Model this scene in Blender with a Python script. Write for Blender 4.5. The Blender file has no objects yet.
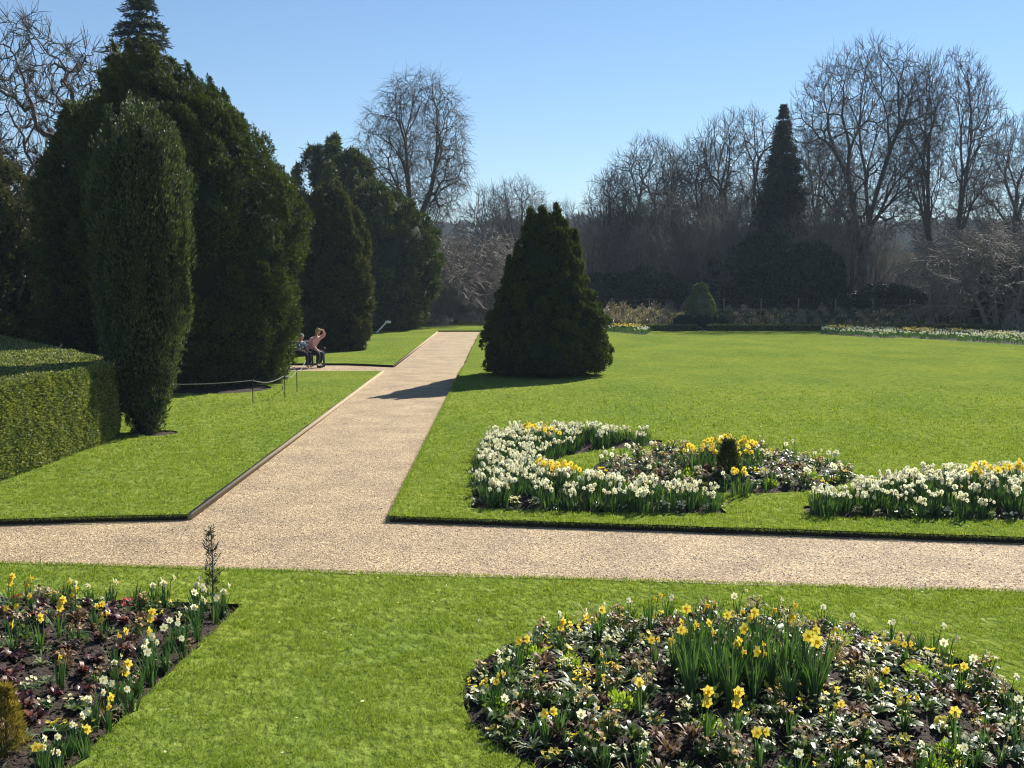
import bpy, math, random
import numpy as np
from mathutils import Vector, Matrix, Euler
from mathutils.geometry import tessellate_polygon

random.seed(11)
rng = np.random.default_rng(11)
scene = bpy.context.scene
COL = scene.collection
R = math.radians
PI = math.pi

# ------------------------------------------------------------------ camera
F = 1150.0
CAMH = 3.0
PITCH = math.atan(102 / F)
YAW = math.atan(9 / F)
ROT = Euler((PI / 2 - PITCH, 0, -YAW), 'XYZ').to_matrix()


def ray(px, py):
    return ROT @ Vector(((px - 512) / F, (384 - py) / F, -1.0))


def G(px, py, z=0.0):
    d = ray(px, py)
    t = (z - CAMH) / d.z
    return (d.x * t, d.y * t)


def W(px, py, Y):
    """point seen in this direction of the garden at distance Y from the terrace"""
    d = ray(px, py)
    t = Y / d.y
    return Vector((d.x * t, Y, CAMH + d.z * t))


cam = bpy.data.cameras.new('camera')
camo = bpy.data.objects.new('camera', cam)
COL.objects.link(camo)
cam.sensor_width = 36
cam.lens = F / 1024 * 36
cam.clip_start = 0.1
cam.clip_end = 5000
camo.location = (0, 0, CAMH)
camo.rotation_euler = (PI / 2 - PITCH, 0, -YAW)
scene.camera = camo

# ------------------------------------------------------------------ light
SUN_AZ, SUN_EL = 33.0, 34.0
world = bpy.data.worlds.new('World')
scene.world = world
world.use_nodes = True
nt = world.node_tree
bg = nt.nodes['Background']
sky = nt.nodes.new('ShaderNodeTexSky')
sky.sky_type = 'NISHITA'
sky.sun_disc = False
sky.sun_elevation = R(SUN_EL)
sky.sun_rotation = R(SUN_AZ)
sky.altitude = 60
sky.air_density = 1.0
sky.dust_density = 0.0
sky.ozone_density = 5.0
nt.links.new(sky.outputs[0], bg.inputs[0])
bg.inputs[1].default_value = 0.062
sl = bpy.data.lights.new('sun', 'SUN')
sl.energy = 5.0
sl.angle = R(0.5)
sl.color = (1.0, 0.95, 0.86)
so = bpy.data.objects.new('sun', sl)
COL.objects.link(so)
sd = Vector((math.sin(R(SUN_AZ)) * math.cos(R(SUN_EL)), math.cos(R(SUN_AZ)) * math.cos(R(SUN_EL)), math.sin(R(SUN_EL))))
so.rotation_euler = sd.to_track_quat('Z', 'Y').to_euler()
so.location = (20, 40, 60)

scene.view_settings.view_transform = 'Standard'
scene.view_settings.look = 'None'
scene.view_settings.exposure = 0.95
scene.view_settings.gamma = 1
scene.cycles.use_denoising = True
scene.cycles.pixel_filter_type = 'BLACKMAN_HARRIS'
scene.cycles.filter_width = 1.1
scene.cycles.max_bounces = 6
scene.cycles.diffuse_bounces = 3
scene.cycles.glossy_bounces = 2
scene.cycles.transmission_bounces = 3
scene.cycles.volume_bounces = 0
scene.cycles.transparent_max_bounces = 4


# ------------------------------------------------------------------ materials
def new_mat(name):
    m = bpy.data.materials.new(name)
    m.use_nodes = True
    m.node_tree.nodes.clear()
    return m, m.node_tree.nodes, m.node_tree.links


def ramp(nodes, cols, pos=None):
    r = nodes.new('ShaderNodeValToRGB')
    e = r.color_ramp.elements
    n = len(cols)
    pos = pos or [i / (n - 1) for i in range(n)]
    e[0].position, e[0].color = pos[0], (*cols[0], 1)
    e[1].position, e[1].color = pos[-1], (*cols[-1], 1)
    for i in range(1, n - 1):
        x = e.new(pos[i])
        x.color = (*cols[i], 1)
    return r


def leaf_mat(name, cols, trans=0.3, rough=0.55, spec=0.35, tint=None, noise_scale=0.0, patch=None):
    """foliage: every leaf gets its own tone; some light passes through"""
    m, N, L = new_mat(name)
    geo = N.new('ShaderNodeNewGeometry')
    r = ramp(N, cols)
    L.new(geo.outputs['Random Per Island'], r.inputs[0])
    col = r.outputs[0]
    if noise_scale:
        tc = N.new('ShaderNodeTexCoord')
        no = N.new('ShaderNodeTexNoise')
        no.inputs['Scale'].default_value = noise_scale
        no.inputs['Detail'].default_value = 3
        L.new(tc.outputs['Object'], no.inputs[0])
        rr = ramp(N, [(0, 0, 0), (1, 1, 1)], [0.38, 0.62])
        L.new(no.outputs[0], rr.inputs[0])
        mx = N.new('ShaderNodeMix')
        mx.data_type = 'RGBA'
        mx.blend_type = 'MIX'
        L.new(rr.outputs[0], mx.inputs[0])
        L.new(col, mx.inputs[6])
        mul = N.new('ShaderNodeMix')
        mul.data_type = 'RGBA'
        mul.blend_type = 'MULTIPLY'
        mul.inputs[0].default_value = 1
        L.new(col, mul.inputs[6])
        mul.inputs[7].default_value = (*(patch or (1.3, 1.2, 1.0)), 1)
        L.new(mul.outputs[2], mx.inputs[7])
        col = mx.outputs[2]
    p = N.new('ShaderNodeBsdfPrincipled')
    p.inputs['Roughness'].default_value = rough
    p.inputs['Specular IOR Level'].default_value = spec
    L.new(col, p.inputs['Base Color'])
    out = N.new('ShaderNodeOutputMaterial')
    if trans > 0:
        t = N.new('ShaderNodeBsdfTranslucent')
        g = N.new('ShaderNodeMix')
        g.data_type = 'RGBA'
        g.blend_type = 'MULTIPLY'
        g.inputs[0].default_value = 1
        L.new(col, g.inputs[6])
        g.inputs[7].default_value = (*(tint or (1.5, 1.5, 0.7)), 1)
        L.new(g.outputs[2], t.inputs[0])
        mx = N.new('ShaderNodeMixShader')
        mx.inputs[0].default_value = trans
        L.new(p.outputs[0], mx.inputs[1])
        L.new(t.outputs[0], mx.inputs[2])
        L.new(mx.outputs[0], out.inputs[0])
    else:
        L.new(p.outputs[0], out.inputs[0])
    return m


def surf_mat(name, cols, scale=8, detail=5, rough=0.85, bump=0.3, bscale=None, pos=None, spec=0.3, metallic=0, stretch=None, dist=0.02):
    m, N, L = new_mat(name)
    tc = N.new('ShaderNodeTexCoord')
    src = tc.outputs['Object']
    if stretch:
        mp = N.new('ShaderNodeMapping')
        mp.inputs['Scale'].default_value = stretch
        L.new(src, mp.inputs[0])
        src = mp.outputs[0]
    no = N.new('ShaderNodeTexNoise')
    no.inputs['Scale'].default_value = scale
    no.inputs['Detail'].default_value = detail
    L.new(src, no.inputs[0])
    r = ramp(N, cols, pos)
    L.new(no.outputs[0], r.inputs[0])
    p = N.new('ShaderNodeBsdfPrincipled')
    p.inputs['Roughness'].default_value = rough
    p.inputs['Specular IOR Level'].default_value = spec
    p.inputs['Metallic'].default_value = metallic
    L.new(r.outputs[0], p.inputs['Base Color'])
    if bump:
        n2 = N.new('ShaderNodeTexNoise')
        n2.inputs['Scale'].default_value = bscale or scale * 3
        n2.inputs['Detail'].default_value = 6
        L.new(src, n2.inputs[0])
        b = N.new('ShaderNodeBump')
        b.inputs['Strength'].default_value = bump
        b.inputs['Distance'].default_value = dist
        L.new(n2.outputs[0], b.inputs['Height'])
        L.new(b.outputs[0], p.inputs['Normal'])
    out = N.new('ShaderNodeOutputMaterial')
    L.new(p.outputs[0], out.inputs[0])
    return m


def gravel_mat():
    m, N, L = new_mat('gravel')
    tc = N.new('ShaderNodeTexCoord')
    vo = N.new('ShaderNodeTexVoronoi')
    vo.inputs['Scale'].default_value = 62
    L.new(tc.outputs['Object'], vo.inputs[0])
    sep = N.new('ShaderNodeSeparateColor')
    L.new(vo.outputs['Color'], sep.inputs[0])
    r = ramp(N, [(0.12, 0.08, 0.042), (0.32, 0.23, 0.125), (0.45, 0.335, 0.19), (0.72, 0.57, 0.36)], [0, 0.35, 0.75, 1])
    L.new(sep.outputs[0], r.inputs[0])
    no = N.new('ShaderNodeTexNoise')
    no.inputs['Scale'].default_value = 1.1
    no.inputs['Detail'].default_value = 7
    no.inputs['Roughness'].default_value = 0.65
    L.new(tc.outputs['Object'], no.inputs[0])
    r2 = ramp(N, [(0.74, 0.71, 0.68), (1.10, 1.07, 1.02)], [0.33, 0.62])
    L.new(no.outputs[0], r2.inputs[0])
    mul = N.new('ShaderNodeMix')
    mul.data_type = 'RGBA'
    mul.blend_type = 'MULTIPLY'
    mul.inputs[0].default_value = 1
    L.new(r.outputs[0], mul.inputs[6])
    L.new(r2.outputs[0], mul.inputs[7])
    p = N.new('ShaderNodeBsdfPrincipled')
    p.inputs['Roughness'].default_value = 0.9
    L.new(mul.outputs[2], p.inputs['Base Color'])
    vb = N.new('ShaderNodeTexVoronoi')
    vb.inputs['Scale'].default_value = 48
    L.new(tc.outputs['Object'], vb.inputs[0])
    n3 = N.new('ShaderNodeTexNoise')
    n3.inputs['Scale'].default_value = 6
    n3.inputs['Detail'].default_value = 8
    L.new(tc.outputs['Object'], n3.inputs[0])
    ma = N.new('ShaderNodeMath')
    ma.operation = 'MULTIPLY_ADD'
    L.new(n3.outputs[0], ma.inputs[0])
    ma.inputs[1].default_value = 2.0
    L.new(vb.outputs['Distance'], ma.inputs[2])
    b = N.new('ShaderNodeBump')
    b.inputs['Strength'].default_value = 0.55
    b.inputs['Distance'].default_value = 0.02
    L.new(ma.outputs[0], b.inputs['Height'])
    L.new(b.outputs[0], p.inputs['Normal'])
    out = N.new('ShaderNodeOutputMaterial')
    L.new(p.outputs[0], out.inputs[0])
    return m


def lawn_mat():
    m, N, L = new_mat('lawn')
    tc = N.new('ShaderNodeTexCoord')
    mp = N.new('ShaderNodeMapping')
    mp.inputs['Scale'].default_value = (1, 0.55, 1)
    L.new(tc.outputs['Object'], mp.inputs[0])
    no = N.new('ShaderNodeTexNoise')
    no.inputs['Scale'].default_value = 7
    no.inputs['Detail'].default_value = 9
    no.inputs['Roughness'].default_value = 0.7
    L.new(tc.outputs['Object'], no.inputs[0])
    r = ramp(N, [(0.03, 0.055, 0.012), (0.105, 0.16, 0.026), (0.165, 0.225, 0.040), (0.25, 0.31, 0.065)], [0.27, 0.36, 0.52, 0.75])
    L.new(no.outputs[0], r.inputs[0])
    n2 = N.new('ShaderNodeTexNoise')
    n2.inputs['Scale'].default_value = 0.45
    n2.inputs['Detail'].default_value = 5
    L.new(mp.outputs[0], n2.inputs[0])
    r2 = ramp(N, [(0.86, 0.9, 0.9), (1.22, 1.08, 1.0)], [0.35, 0.65])
    L.new(n2.outputs[0], r2.inputs[0])
    mul = N.new('ShaderNodeMix')
    mul.data_type = 'RGBA'
    mul.blend_type = 'MULTIPLY'
    mul.inputs[0].default_value = 1
    L.new(r.outputs[0], mul.inputs[6])
    L.new(r2.outputs[0], mul.inputs[7])
    p = N.new('ShaderNodeBsdfPrincipled')
    p.inputs['Roughness'].default_value = 0.9
    p.inputs['Specular IOR Level'].default_value = 0.0
    L.new(mul.outputs[2], p.inputs['Base Color'])
    n3 = N.new('ShaderNodeTexNoise')
    n3.inputs['Scale'].default_value = 16
    n3.inputs['Detail'].default_value = 6
    L.new(mp.outputs[0], n3.inputs[0])
    b = N.new('ShaderNodeBump')
    b.inputs['Strength'].default_value = 0.9
    b.inputs['Distance'].default_value = 0.07
    L.new(n3.outputs[0], b.inputs['Height'])
    L.new(b.outputs[0], p.inputs['Normal'])
    out = N.new('ShaderNodeOutputMaterial')
    L.new(p.outputs[0], out.inputs[0])
    return m


M = {}
M['gravel'] = gravel_mat()
M['lawn'] = lawn_mat()
M['grass'] = leaf_mat('grass', [(0.07, 0.12, 0.016), (0.148, 0.225, 0.030), (0.225, 0.305, 0.048), (0.37, 0.40, 0.15)], trans=0.42, rough=0.55, spec=0.12,
                      tint=(1.35, 1.4, 0.6), noise_scale=0.6, patch=(1.08, 1.02, 0.95))
M['soil'] = surf_mat('soil', [(0.012, 0.008, 0.006), (0.040, 0.027, 0.018), (0.10, 0.070, 0.048)], scale=22, bump=1.0, bscale=40, rough=0.95, dist=0.03)
M['turf_side'] = surf_mat('turf_side', [(0.012, 0.01, 0.006), (0.04, 0.03, 0.018)], scale=20, rough=0.95)
M['yew'] = leaf_mat('yew', [(0.016, 0.033, 0.010), (0.036, 0.058, 0.014), (0.080, 0.098, 0.026)], trans=0.22, rough=0.6, spec=0.2, noise_scale=0.7, patch=(1.6, 1.4, 0.9))
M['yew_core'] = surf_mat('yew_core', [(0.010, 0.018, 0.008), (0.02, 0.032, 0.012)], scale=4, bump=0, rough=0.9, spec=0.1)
M['yew_bronze'] = leaf_mat('yew_bronze', [(0.028, 0.042, 0.014), (0.052, 0.062, 0.02), (0.10, 0.10, 0.034)], trans=0.16, rough=0.55, noise_scale=0.6, patch=(1.3, 1.15, 0.9))
M['irish_yew'] = leaf_mat('irish_yew', [(0.020, 0.040, 0.018), (0.045, 0.070, 0.030), (0.12, 0.14, 0.07)], trans=0.26, rough=0.52, spec=0.35, noise_scale=1.6, patch=(1.3, 1.25, 1.1))
M['olive'] = leaf_mat('olive', [(0.05, 0.055, 0.016), (0.085, 0.085, 0.026), (0.14, 0.125, 0.045)], trans=0.15, rough=0.55, noise_scale=0.9, patch=(0.7, 0.8, 0.9))
M['spruce'] = leaf_mat('spruce', [(0.02, 0.036, 0.024), (0.04, 0.06, 0.04), (0.065, 0.085, 0.05)], trans=0.1, rough=0.6)
M['hedge'] = leaf_mat('hedge', [(0.03, 0.055, 0.012), (0.085, 0.125, 0.028), (0.17, 0.205, 0.06), (0.30, 0.31, 0.14)], trans=0.28, rough=0.5, spec=0.4, noise_scale=2.2, patch=(1.25, 1.15, 1.0))
M['laurel'] = leaf_mat('laurel', [(0.012, 0.03, 0.012), (0.028, 0.055, 0.018), (0.06, 0.09, 0.03)], trans=0.12, rough=0.5, spec=0.4)
M['bark'] = surf_mat('bark', [(0.06, 0.054, 0.045), (0.15, 0.138, 0.118)], scale=6, bump=0.8, stretch=(1, 1, 0.25))
M['bark_pale'] = surf_mat('bark_pale', [(0.12, 0.095, 0.07), (0.30, 0.25, 0.19)], scale=6, bump=0.5)
M['twig'] = surf_mat('twig', [(0.052, 0.047, 0.04), (0.125, 0.112, 0.096)], scale=1.0, bump=0)
M['twig_thicket'] = surf_mat('twig_thicket', [(0.11, 0.098, 0.075), (0.30, 0.265, 0.21)], scale=0.8, bump=0)
M['twig_tan'] = surf_mat('twig_tan', [(0.13, 0.11, 0.09), (0.28, 0.245, 0.20)], scale=1.2, bump=0)
M['earth'] = surf_mat('earth', [(0.035, 0.03, 0.016), (0.07, 0.06, 0.03), (0.10, 0.10, 0.045)], scale=0.15, detail=8, bump=0.5, bscale=1.0, dist=0.3)
M['far_wood'] = leaf_mat('far_wood', [(0.042, 0.038, 0.032), (0.075, 0.068, 0.056), (0.04, 0.055, 0.035), (0.10, 0.09, 0.07)], trans=0.1, rough=0.9, spec=0.1)
M['board'] = surf_mat('board', [(0.26, 0.20, 0.12), (0.42, 0.33, 0.21)], scale=9, bump=0.3)
M['iron'] = surf_mat('iron', [(0.012, 0.014, 0.014), (0.03, 0.032, 0.03)], scale=20, bump=0.1, rough=0.75)
M['rope'] = surf_mat('rope', [(0.22, 0.20, 0.17), (0.40, 0.37, 0.32)], scale=60, bump=0.3)
M['stone'] = surf_mat('stone', [(0.22, 0.16, 0.13), (0.40, 0.30, 0.26)], scale=5, bump=0.3)
M['stone_grey'] = surf_mat('stone_grey', [(0.13, 0.13, 0.11), (0.28, 0.27, 0.23)], scale=5, bump=0.6)
M['daff_leaf'] = leaf_mat('daff_leaf', [(0.03, 0.07, 0.03), (0.06, 0.12, 0.042), (0.11, 0.18, 0.06)], trans=0.28, rough=0.42, spec=0.4, tint=(1.3, 1.5, 0.6))
M['daff_yellow'] = leaf_mat('daff_yellow', [(0.80, 0.66, 0.06), (0.85, 0.76, 0.16)], trans=0.4, rough=0.5, tint=(1.1, 1.0, 0.7))
M['daff_orange'] = leaf_mat('daff_orange', [(0.80, 0.53, 0.02), (0.84, 0.62, 0.04)], trans=0.35, rough=0.5, tint=(1.1, 1.0, 0.7))
M['daff_white'] = leaf_mat('daff_white', [(0.80, 0.80, 0.58), (0.86, 0.86, 0.72), (0.84, 0.82, 0.55)], trans=0.4, rough=0.5, tint=(1.05, 1.05, 0.95))
M['cup_pale'] = leaf_mat('cup_pale', [(0.82, 0.70, 0.22), (0.86, 0.78, 0.42)], trans=0.35, rough=0.5, tint=(1.1, 1.0, 0.7))
M['prim_leaf'] = leaf_mat('prim_leaf', [(0.045, 0.095, 0.028), (0.085, 0.14, 0.04), (0.16, 0.20, 0.06)], trans=0.3, rough=0.42, spec=0.35)
M['lime'] = leaf_mat('lime', [(0.17, 0.29, 0.03), (0.30, 0.42, 0.05), (0.42, 0.50, 0.09)], trans=0.35, rough=0.45)
M['heuchera'] = leaf_mat('heuchera', [(0.025, 0.012, 0.012), (0.065, 0.020, 0.020), (0.12, 0.05, 0.035), (0.36, 0.25, 0.18)], trans=0.22, rough=0.4, spec=0.4, tint=(1.6, 0.8, 0.7))
M['silver'] = leaf_mat('silver', [(0.09, 0.13, 0.05), (0.17, 0.21, 0.10), (0.33, 0.35, 0.22)], trans=0.3, rough=0.42, spec=0.35)
M['peach'] = leaf_mat('peach', [(0.46, 0.28, 0.17), (0.62, 0.45, 0.30), (0.72, 0.62, 0.46)], trans=0.3, rough=0.6)
M['straw'] = leaf_mat('straw', [(0.34, 0.28, 0.12), (0.52, 0.46, 0.22)], trans=0.3, rough=0.5)
M['cream'] = leaf_mat('cream', [(0.76, 0.72, 0.36), (0.84, 0.80, 0.55)], trans=0.35, rough=0.6, tint=(1, 1, .9))
M['brown_leaf'] = leaf_mat('brown_leaf', [(0.10, 0.055, 0.03), (0.20, 0.12, 0.07), (0.34, 0.23, 0.15)], trans=0.2, rough=0.6)
M['red_flower'] = leaf_mat('red_flower', [(0.42, 0.02, 0.03), (0.60, 0.05, 0.07)], trans=0.3, rough=0.5, tint=(1, .8, .8))
M['rose_leaf'] = leaf_mat('rose_leaf', [(0.13, 0.10, 0.078), (0.25, 0.20, 0.155), (0.11, 0.13, 0.06), (0.40, 0.33, 0.27)], trans=0.25, rough=0.5)
M['golden'] = leaf_mat('golden', [(0.14, 0.11, 0.025), (0.25, 0.19, 0.04), (0.35, 0.27, 0.07)], trans=0.25, rough=0.5)
M['ivy'] = leaf_mat('ivy', [(0.05, 0.08, 0.025), (0.12, 0.16, 0.05), (0.22, 0.25, 0.09)], trans=0.25, rough=0.5, spec=0.35)
M['skin'] = surf_mat('skin', [(0.55, 0.33, 0.24), (0.62, 0.40, 0.30)], scale=6, bump=0, rough=0.5)
M['pink'] = surf_mat('pink', [(0.56, 0.29, 0.30), (0.66, 0.38, 0.38)], scale=10, bump=0.2)
M['navy'] = surf_mat('navy', [(0.012, 0.016, 0.03), (0.03, 0.035, 0.055)], scale=10, bump=0.2)
M['hair_blond'] = surf_mat('hair_blond', [(0.36, 0.23, 0.11), (0.55, 0.40, 0.22)], scale=30, bump=0.4)
M['hair_grey'] = surf_mat('hair_grey', [(0.40, 0.34, 0.26), (0.62, 0.56, 0.46)], scale=30, bump=0.4)
M['pattern'] = surf_mat('pattern', [(0.05, 0.08, 0.14), (0.10, 0.16, 0.24), (0.65, 0.66, 0.66)], scale=9, bump=0.1, pos=[0.4, 0.52, 0.6])
M['white'] = surf_mat('white', [(0.68, 0.68, 0.66), (0.8, 0.8, 0.78)], scale=10, bump=0.1)
M['render_wall'] = surf_mat('render_wall', [(0.42, 0.42, 0.42), (0.52, 0.52, 0.52)], scale=1, bump=0)
M['slate'] = surf_mat('slate', [(0.12, 0.14, 0.17), (0.18, 0.20, 0.24)], scale=2, bump=0)
M['glass'] = surf_mat('glass', [(0.03, 0.035, 0.04), (0.05, 0.055, 0.06)], scale=2, bump=0, rough=0.1)


# ------------------------------------------------------------------ mesh helpers
def npmesh(name, V, faces, mats, mi=None, smooth=False):
    """faces: an (n,4) or (n,3) array, or a list of such arrays"""
    me = bpy.data.meshes.new(name)
    V = np.asarray(V, dtype=np.float32)
    if not isinstance(faces, list):
        faces = [faces]
    faces = [np.asarray(f, dtype=np.int32) for f in faces if len(f)]
    me.vertices.add(len(V))
    me.vertices.foreach_set('co', V.ravel())
    idx = np.concatenate([f.ravel() for f in faces])
    tot = np.concatenate([np.full(len(f), f.shape[1], np.int32) for f in faces])
    st = np.concatenate([[0], np.cumsum(tot)[:-1]]).astype(np.int32)
    me.loops.add(len(idx))
    me.loops.foreach_set('vertex_index', idx)
    me.polygons.add(len(tot))
    me.polygons.foreach_set('loop_start', st)
    me.polygons.foreach_set('loop_total', tot)
    if mi is not None:
        me.polygons.foreach_set('material_index', np.asarray(mi, np.int32))
    if smooth:
        me.polygons.foreach_set('use_smooth', np.ones(len(tot), bool))
    for m in (mats if isinstance(mats, (list, tuple)) else [mats]):
        me.materials.append(M[m] if isinstance(m, str) else m)
    me.update(calc_edges=True)
    return me


class MB:
    """collects geometry, links it as ONE mesh object"""

    def __init__(s):
        s.V, s.F4, s.F3, s.m4, s.m3, s.n = [], [], [], [], [], 0

    def add(s, V, F, mat=0):
        V = np.asarray(V, float).reshape(-1, 3)
        F = np.asarray(F, int)
        if len(F) == 0:
            return
        s.V.append(V)
        (s.F4 if F.shape[1] == 4 else s.F3).append(F + s.n)
        (s.m4 if F.shape[1] == 4 else s.m3).append(np.full(len(F), mat))
        s.n += len(V)

    def mesh(s, name, mats, smooth=False):
        fs, mi = [], []
        if s.F4:
            fs.append(np.concatenate(s.F4))
            mi.append(np.concatenate(s.m4))
        if s.F3:
            fs.append(np.concatenate(s.F3))
            mi.append(np.concatenate(s.m3))
        return npmesh(name, np.concatenate(s.V), fs, mats, np.concatenate(mi), smooth)

    def build(s, name, mats, parent=None, loc=None, smooth=False):
        return link(name, s.mesh(name, mats, smooth), parent, loc)


def link(name, me, parent=None, loc=None):
    o = bpy.data.objects.new(name, me)
    COL.objects.link(o)
    if parent is not None:
        o.parent = parent
    if loc is not None:
        o.location = loc
    return o


def tag(o, label=None, cat=None, group=None, kind=None):
    for k, v in (('label', label), ('category', cat), ('group', group), ('kind', kind)):
        if v:
            o[k] = v
    return o


def thing(name, label, cat, loc=(0, 0, 0), rz=0, group=None):
    o = bpy.data.objects.new(name, None)
    COL.objects.link(o)
    o.location = loc
    o.rotation_euler = (0, 0, rz)
    o.empty_display_size = 0.2
    return tag(o, label, cat, group)


KIDS = {}


def copy_tree(root, kids, loc, rz=0, sc=1.0, label=None, group=None):
    r = root.copy()
    COL.objects.link(r)
    r.location = loc
    r.rotation_euler = (0, 0, rz)
    r.scale = (sc, sc, sc) if not isinstance(sc, (tuple, list)) else sc
    if label:
        r['label'] = label
    if group:
        r['group'] = group
    for k in kids:
        c = k.copy()
        COL.objects.link(c)
        c.parent = r
    return r


def box(mb, c, s, mat=0, rz=0, M3=None):
    x, y, z = s[0] / 2, s[1] / 2, s[2] / 2
    v = np.array([(-x, -y, -z), (x, -y, -z), (x, y, -z), (-x, y, -z), (-x, -y, z), (x, -y, z), (x, y, z), (-x, y, z)])
    if rz:
        ca, sa = math.cos(rz), math.sin(rz)
        v = v @ np.array([[ca, sa, 0], [-sa, ca, 0], [0, 0, 1]])
    if M3 is not None:
        v = v @ np.array(M3).T
    f = [(0, 3, 2, 1), (4, 5, 6, 7), (0, 1, 5, 4), (1, 2, 6, 5), (2, 3, 7, 6), (3, 0, 4, 7)]
    mb.add(v + np.array(c), f, mat)


def tube(mb, pts, rad, sides=5, mat=0, cap=True):
    pts = np.asarray(pts, float)
    n = len(pts)
    rad = np.broadcast_to(np.asarray(rad, float), (n,))
    T = np.gradient(pts, axis=0)
    T /= np.linalg.norm(T, axis=1)[:, None] + 1e-9
    up = np.array([0, 0, 1.0]) if abs(T[0, 2]) < 0.9 else np.array([1.0, 0, 0])
    A = np.cross(T, up)
    A /= np.linalg.norm(A, axis=1)[:, None] + 1e-9
    B = np.cross(T, A)
    ang = np.arange(sides) * 2 * PI / sides
    V = pts[:, None] + rad[:, None, None] * (np.cos(ang)[None, :, None] * A[:, None] + np.sin(ang)[None, :, None] * B[:, None])
    i = np.arange(n - 1)[:, None] * sides
    j = np.arange(sides)[None]
    k = (j + 1) % sides
    Fq = np.stack([i + j, i + k, i + sides + k, i + sides + j], -1).reshape(-1, 4)
    mb.add(V.reshape(-1, 3), Fq, mat)
    if cap:
        for e, rev in ((0, True), (n - 1, False)):
            if sides == 4 or sides == 3:
                f = list(range(sides))
                mb.add(V[e], [f[::-1] if rev else f], mat)
            else:
                c = np.vstack([V[e], pts[e]])
                mb.add(c, [(a, (a + 1) % sides, sides) if not rev else ((a + 1) % sides, a, sides) for a in range(sides)], mat)


def lathe(mb, prof, segs=16, mat=0, c=(0, 0, 0), sx=1, sy=1):
    """prof: list of (radius, z)"""
    ang = np.arange(segs) * 2 * PI / segs
    V = np.array([[(c[0] + r * math.cos(a) * sx, c[1] + r * math.sin(a) * sy, c[2] + z) for a in ang] for r, z in prof]).reshape(-1, 3)
    n = len(prof)
    i = np.arange(n - 1)[:, None] * segs
    j = np.arange(segs)[None]
    k = (j + 1) % segs
    mb.add(V, np.stack([i + j, i + k, i + segs + k, i + segs + j], -1).reshape(-1, 4), mat)


def unit(a):
    return a / (np.linalg.norm(a, axis=-1, keepdims=True) + 1e-9)


def leaves(mb, P, D, L, Wd, mat=0, bend=0.0):
    """one diamond-shaped blade per row of P, along D"""
    N = len(P)
    D = unit(D)
    S = unit(np.cross(D, rng.normal(size=(N, 3))))
    L = np.broadcast_to(np.asarray(L, float), (N,))[:, None]
    Wd = np.broadcast_to(np.asarray(Wd, float), (N,))[:, None]
    mid = P + D * L * 0.45
    tip = P + D * L
    if bend:
        tip = tip + np.array([0, 0, -1.0]) * L * bend
    V = np.stack([P, mid + S * Wd / 2, tip, mid - S * Wd / 2], 1).reshape(-1, 3)
    mb.add(V, np.arange(N * 4).reshape(-1, 4), mat)


def sprays(mb, P, D, L, Wd, k=5, fan=0.5, mat=0, bend=0.0):
    """a sprig: k blades fanned round D at each P"""
    N = len(P)
    PP = np.repeat(P, k, 0)
    DD = unit(np.repeat(unit(D), k, 0) + rng.normal(size=(N * k, 3)) * fan)
    LL = np.repeat(np.broadcast_to(L, (N,)), k) * rng.uniform(0.6, 1.15, N * k)
    PP = PP + rng.normal(size=PP.shape) * (LL[:, None] * 0.18)
    leaves(mb, PP, DD, LL, LL * Wd, mat, bend)


# ------------------------------------------------------------------ terrain
def terrain_h(x, y):
    x = np.asarray(x, float)
    y = np.asarray(y, float)

    def ss(a, b, t):
        u = np.clip((t - a) / (b - a), 0, 1)
        return u * u * (3 - 2 * u)
    h = -7.5 * ss(84, 135, y)
    h = h + 33 * ss(150, 640, y) ** 0.9
    h = h + ss(150, 500, y) * (ss(0, 260, x) * 9 + 2.2 * np.sin(x * 0.013 + 1) + 1.2 * np.sin(x * 0.035))
    h = h + 0.25 * np.sin(x * 0.2) * np.sin(y * 0.17) * ss(84, 100, y)
    h = h - 6 * ss(45, 90, x) * ss(60, 100, y)
    return h - 0.03


def make_terrain():
    ys = np.concatenate([np.linspace(-60, 80, 15), np.linspace(84, 200, 59), np.linspace(205, 1100, 90)])
    xs = np.concatenate([np.linspace(-700, -100, 31), np.linspace(-90, 110, 81), np.linspace(130, 800, 36)])
    X, Y = np.meshgrid(xs, ys)
    Z = terrain_h(X, Y)
    V = np.stack([X, Y, Z], -1).reshape(-1, 3)
    nx, ny = len(xs), len(ys)
    i = np.arange(ny - 1)[:, None] * nx
    j = np.arange(nx - 1)[None]
    Fq = np.stack([i + j, i + j + 1, i + nx + j + 1, i + nx + j], -1).reshape(-1, 4)
    o = link('ground', npmesh('ground', V, Fq, 'earth', smooth=True))
    tag(o, kind='structure')
    # far-off wood over the hillside
    mb = MB()
    n = 5200
    ty = rng.uniform(200, 640, n)
    tx = (rng.uniform(-0.62, 0.62, n)) * ty
    tz = terrain_h(tx, ty)
    for a in range(n):
        k = 46
        hgt = rng.uniform(5, 9)
        rad = hgt * 0.42
        d = unit(rng.normal(size=(k, 3)))
        P = np.array([tx[a], ty[a], tz[a] + hgt * 0.55]) + d * np.array([rad, rad, hgt * 0.48]) * rng.uniform(0.55, 1, (k, 1))
        leaves(mb, P, d + rng.normal(size=(k, 3)) * 0.6 + np.array([0, 0, 0.5]), rng.uniform(1.2, 2.4, k), rng.uniform(0.5, 1.2, k))
    o = mb.build('distant_woodland', 'far_wood')
    tag(o, 'hazy brown wood covering the distant hillside', 'woodland', kind='stuff')


make_terrain()


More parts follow.
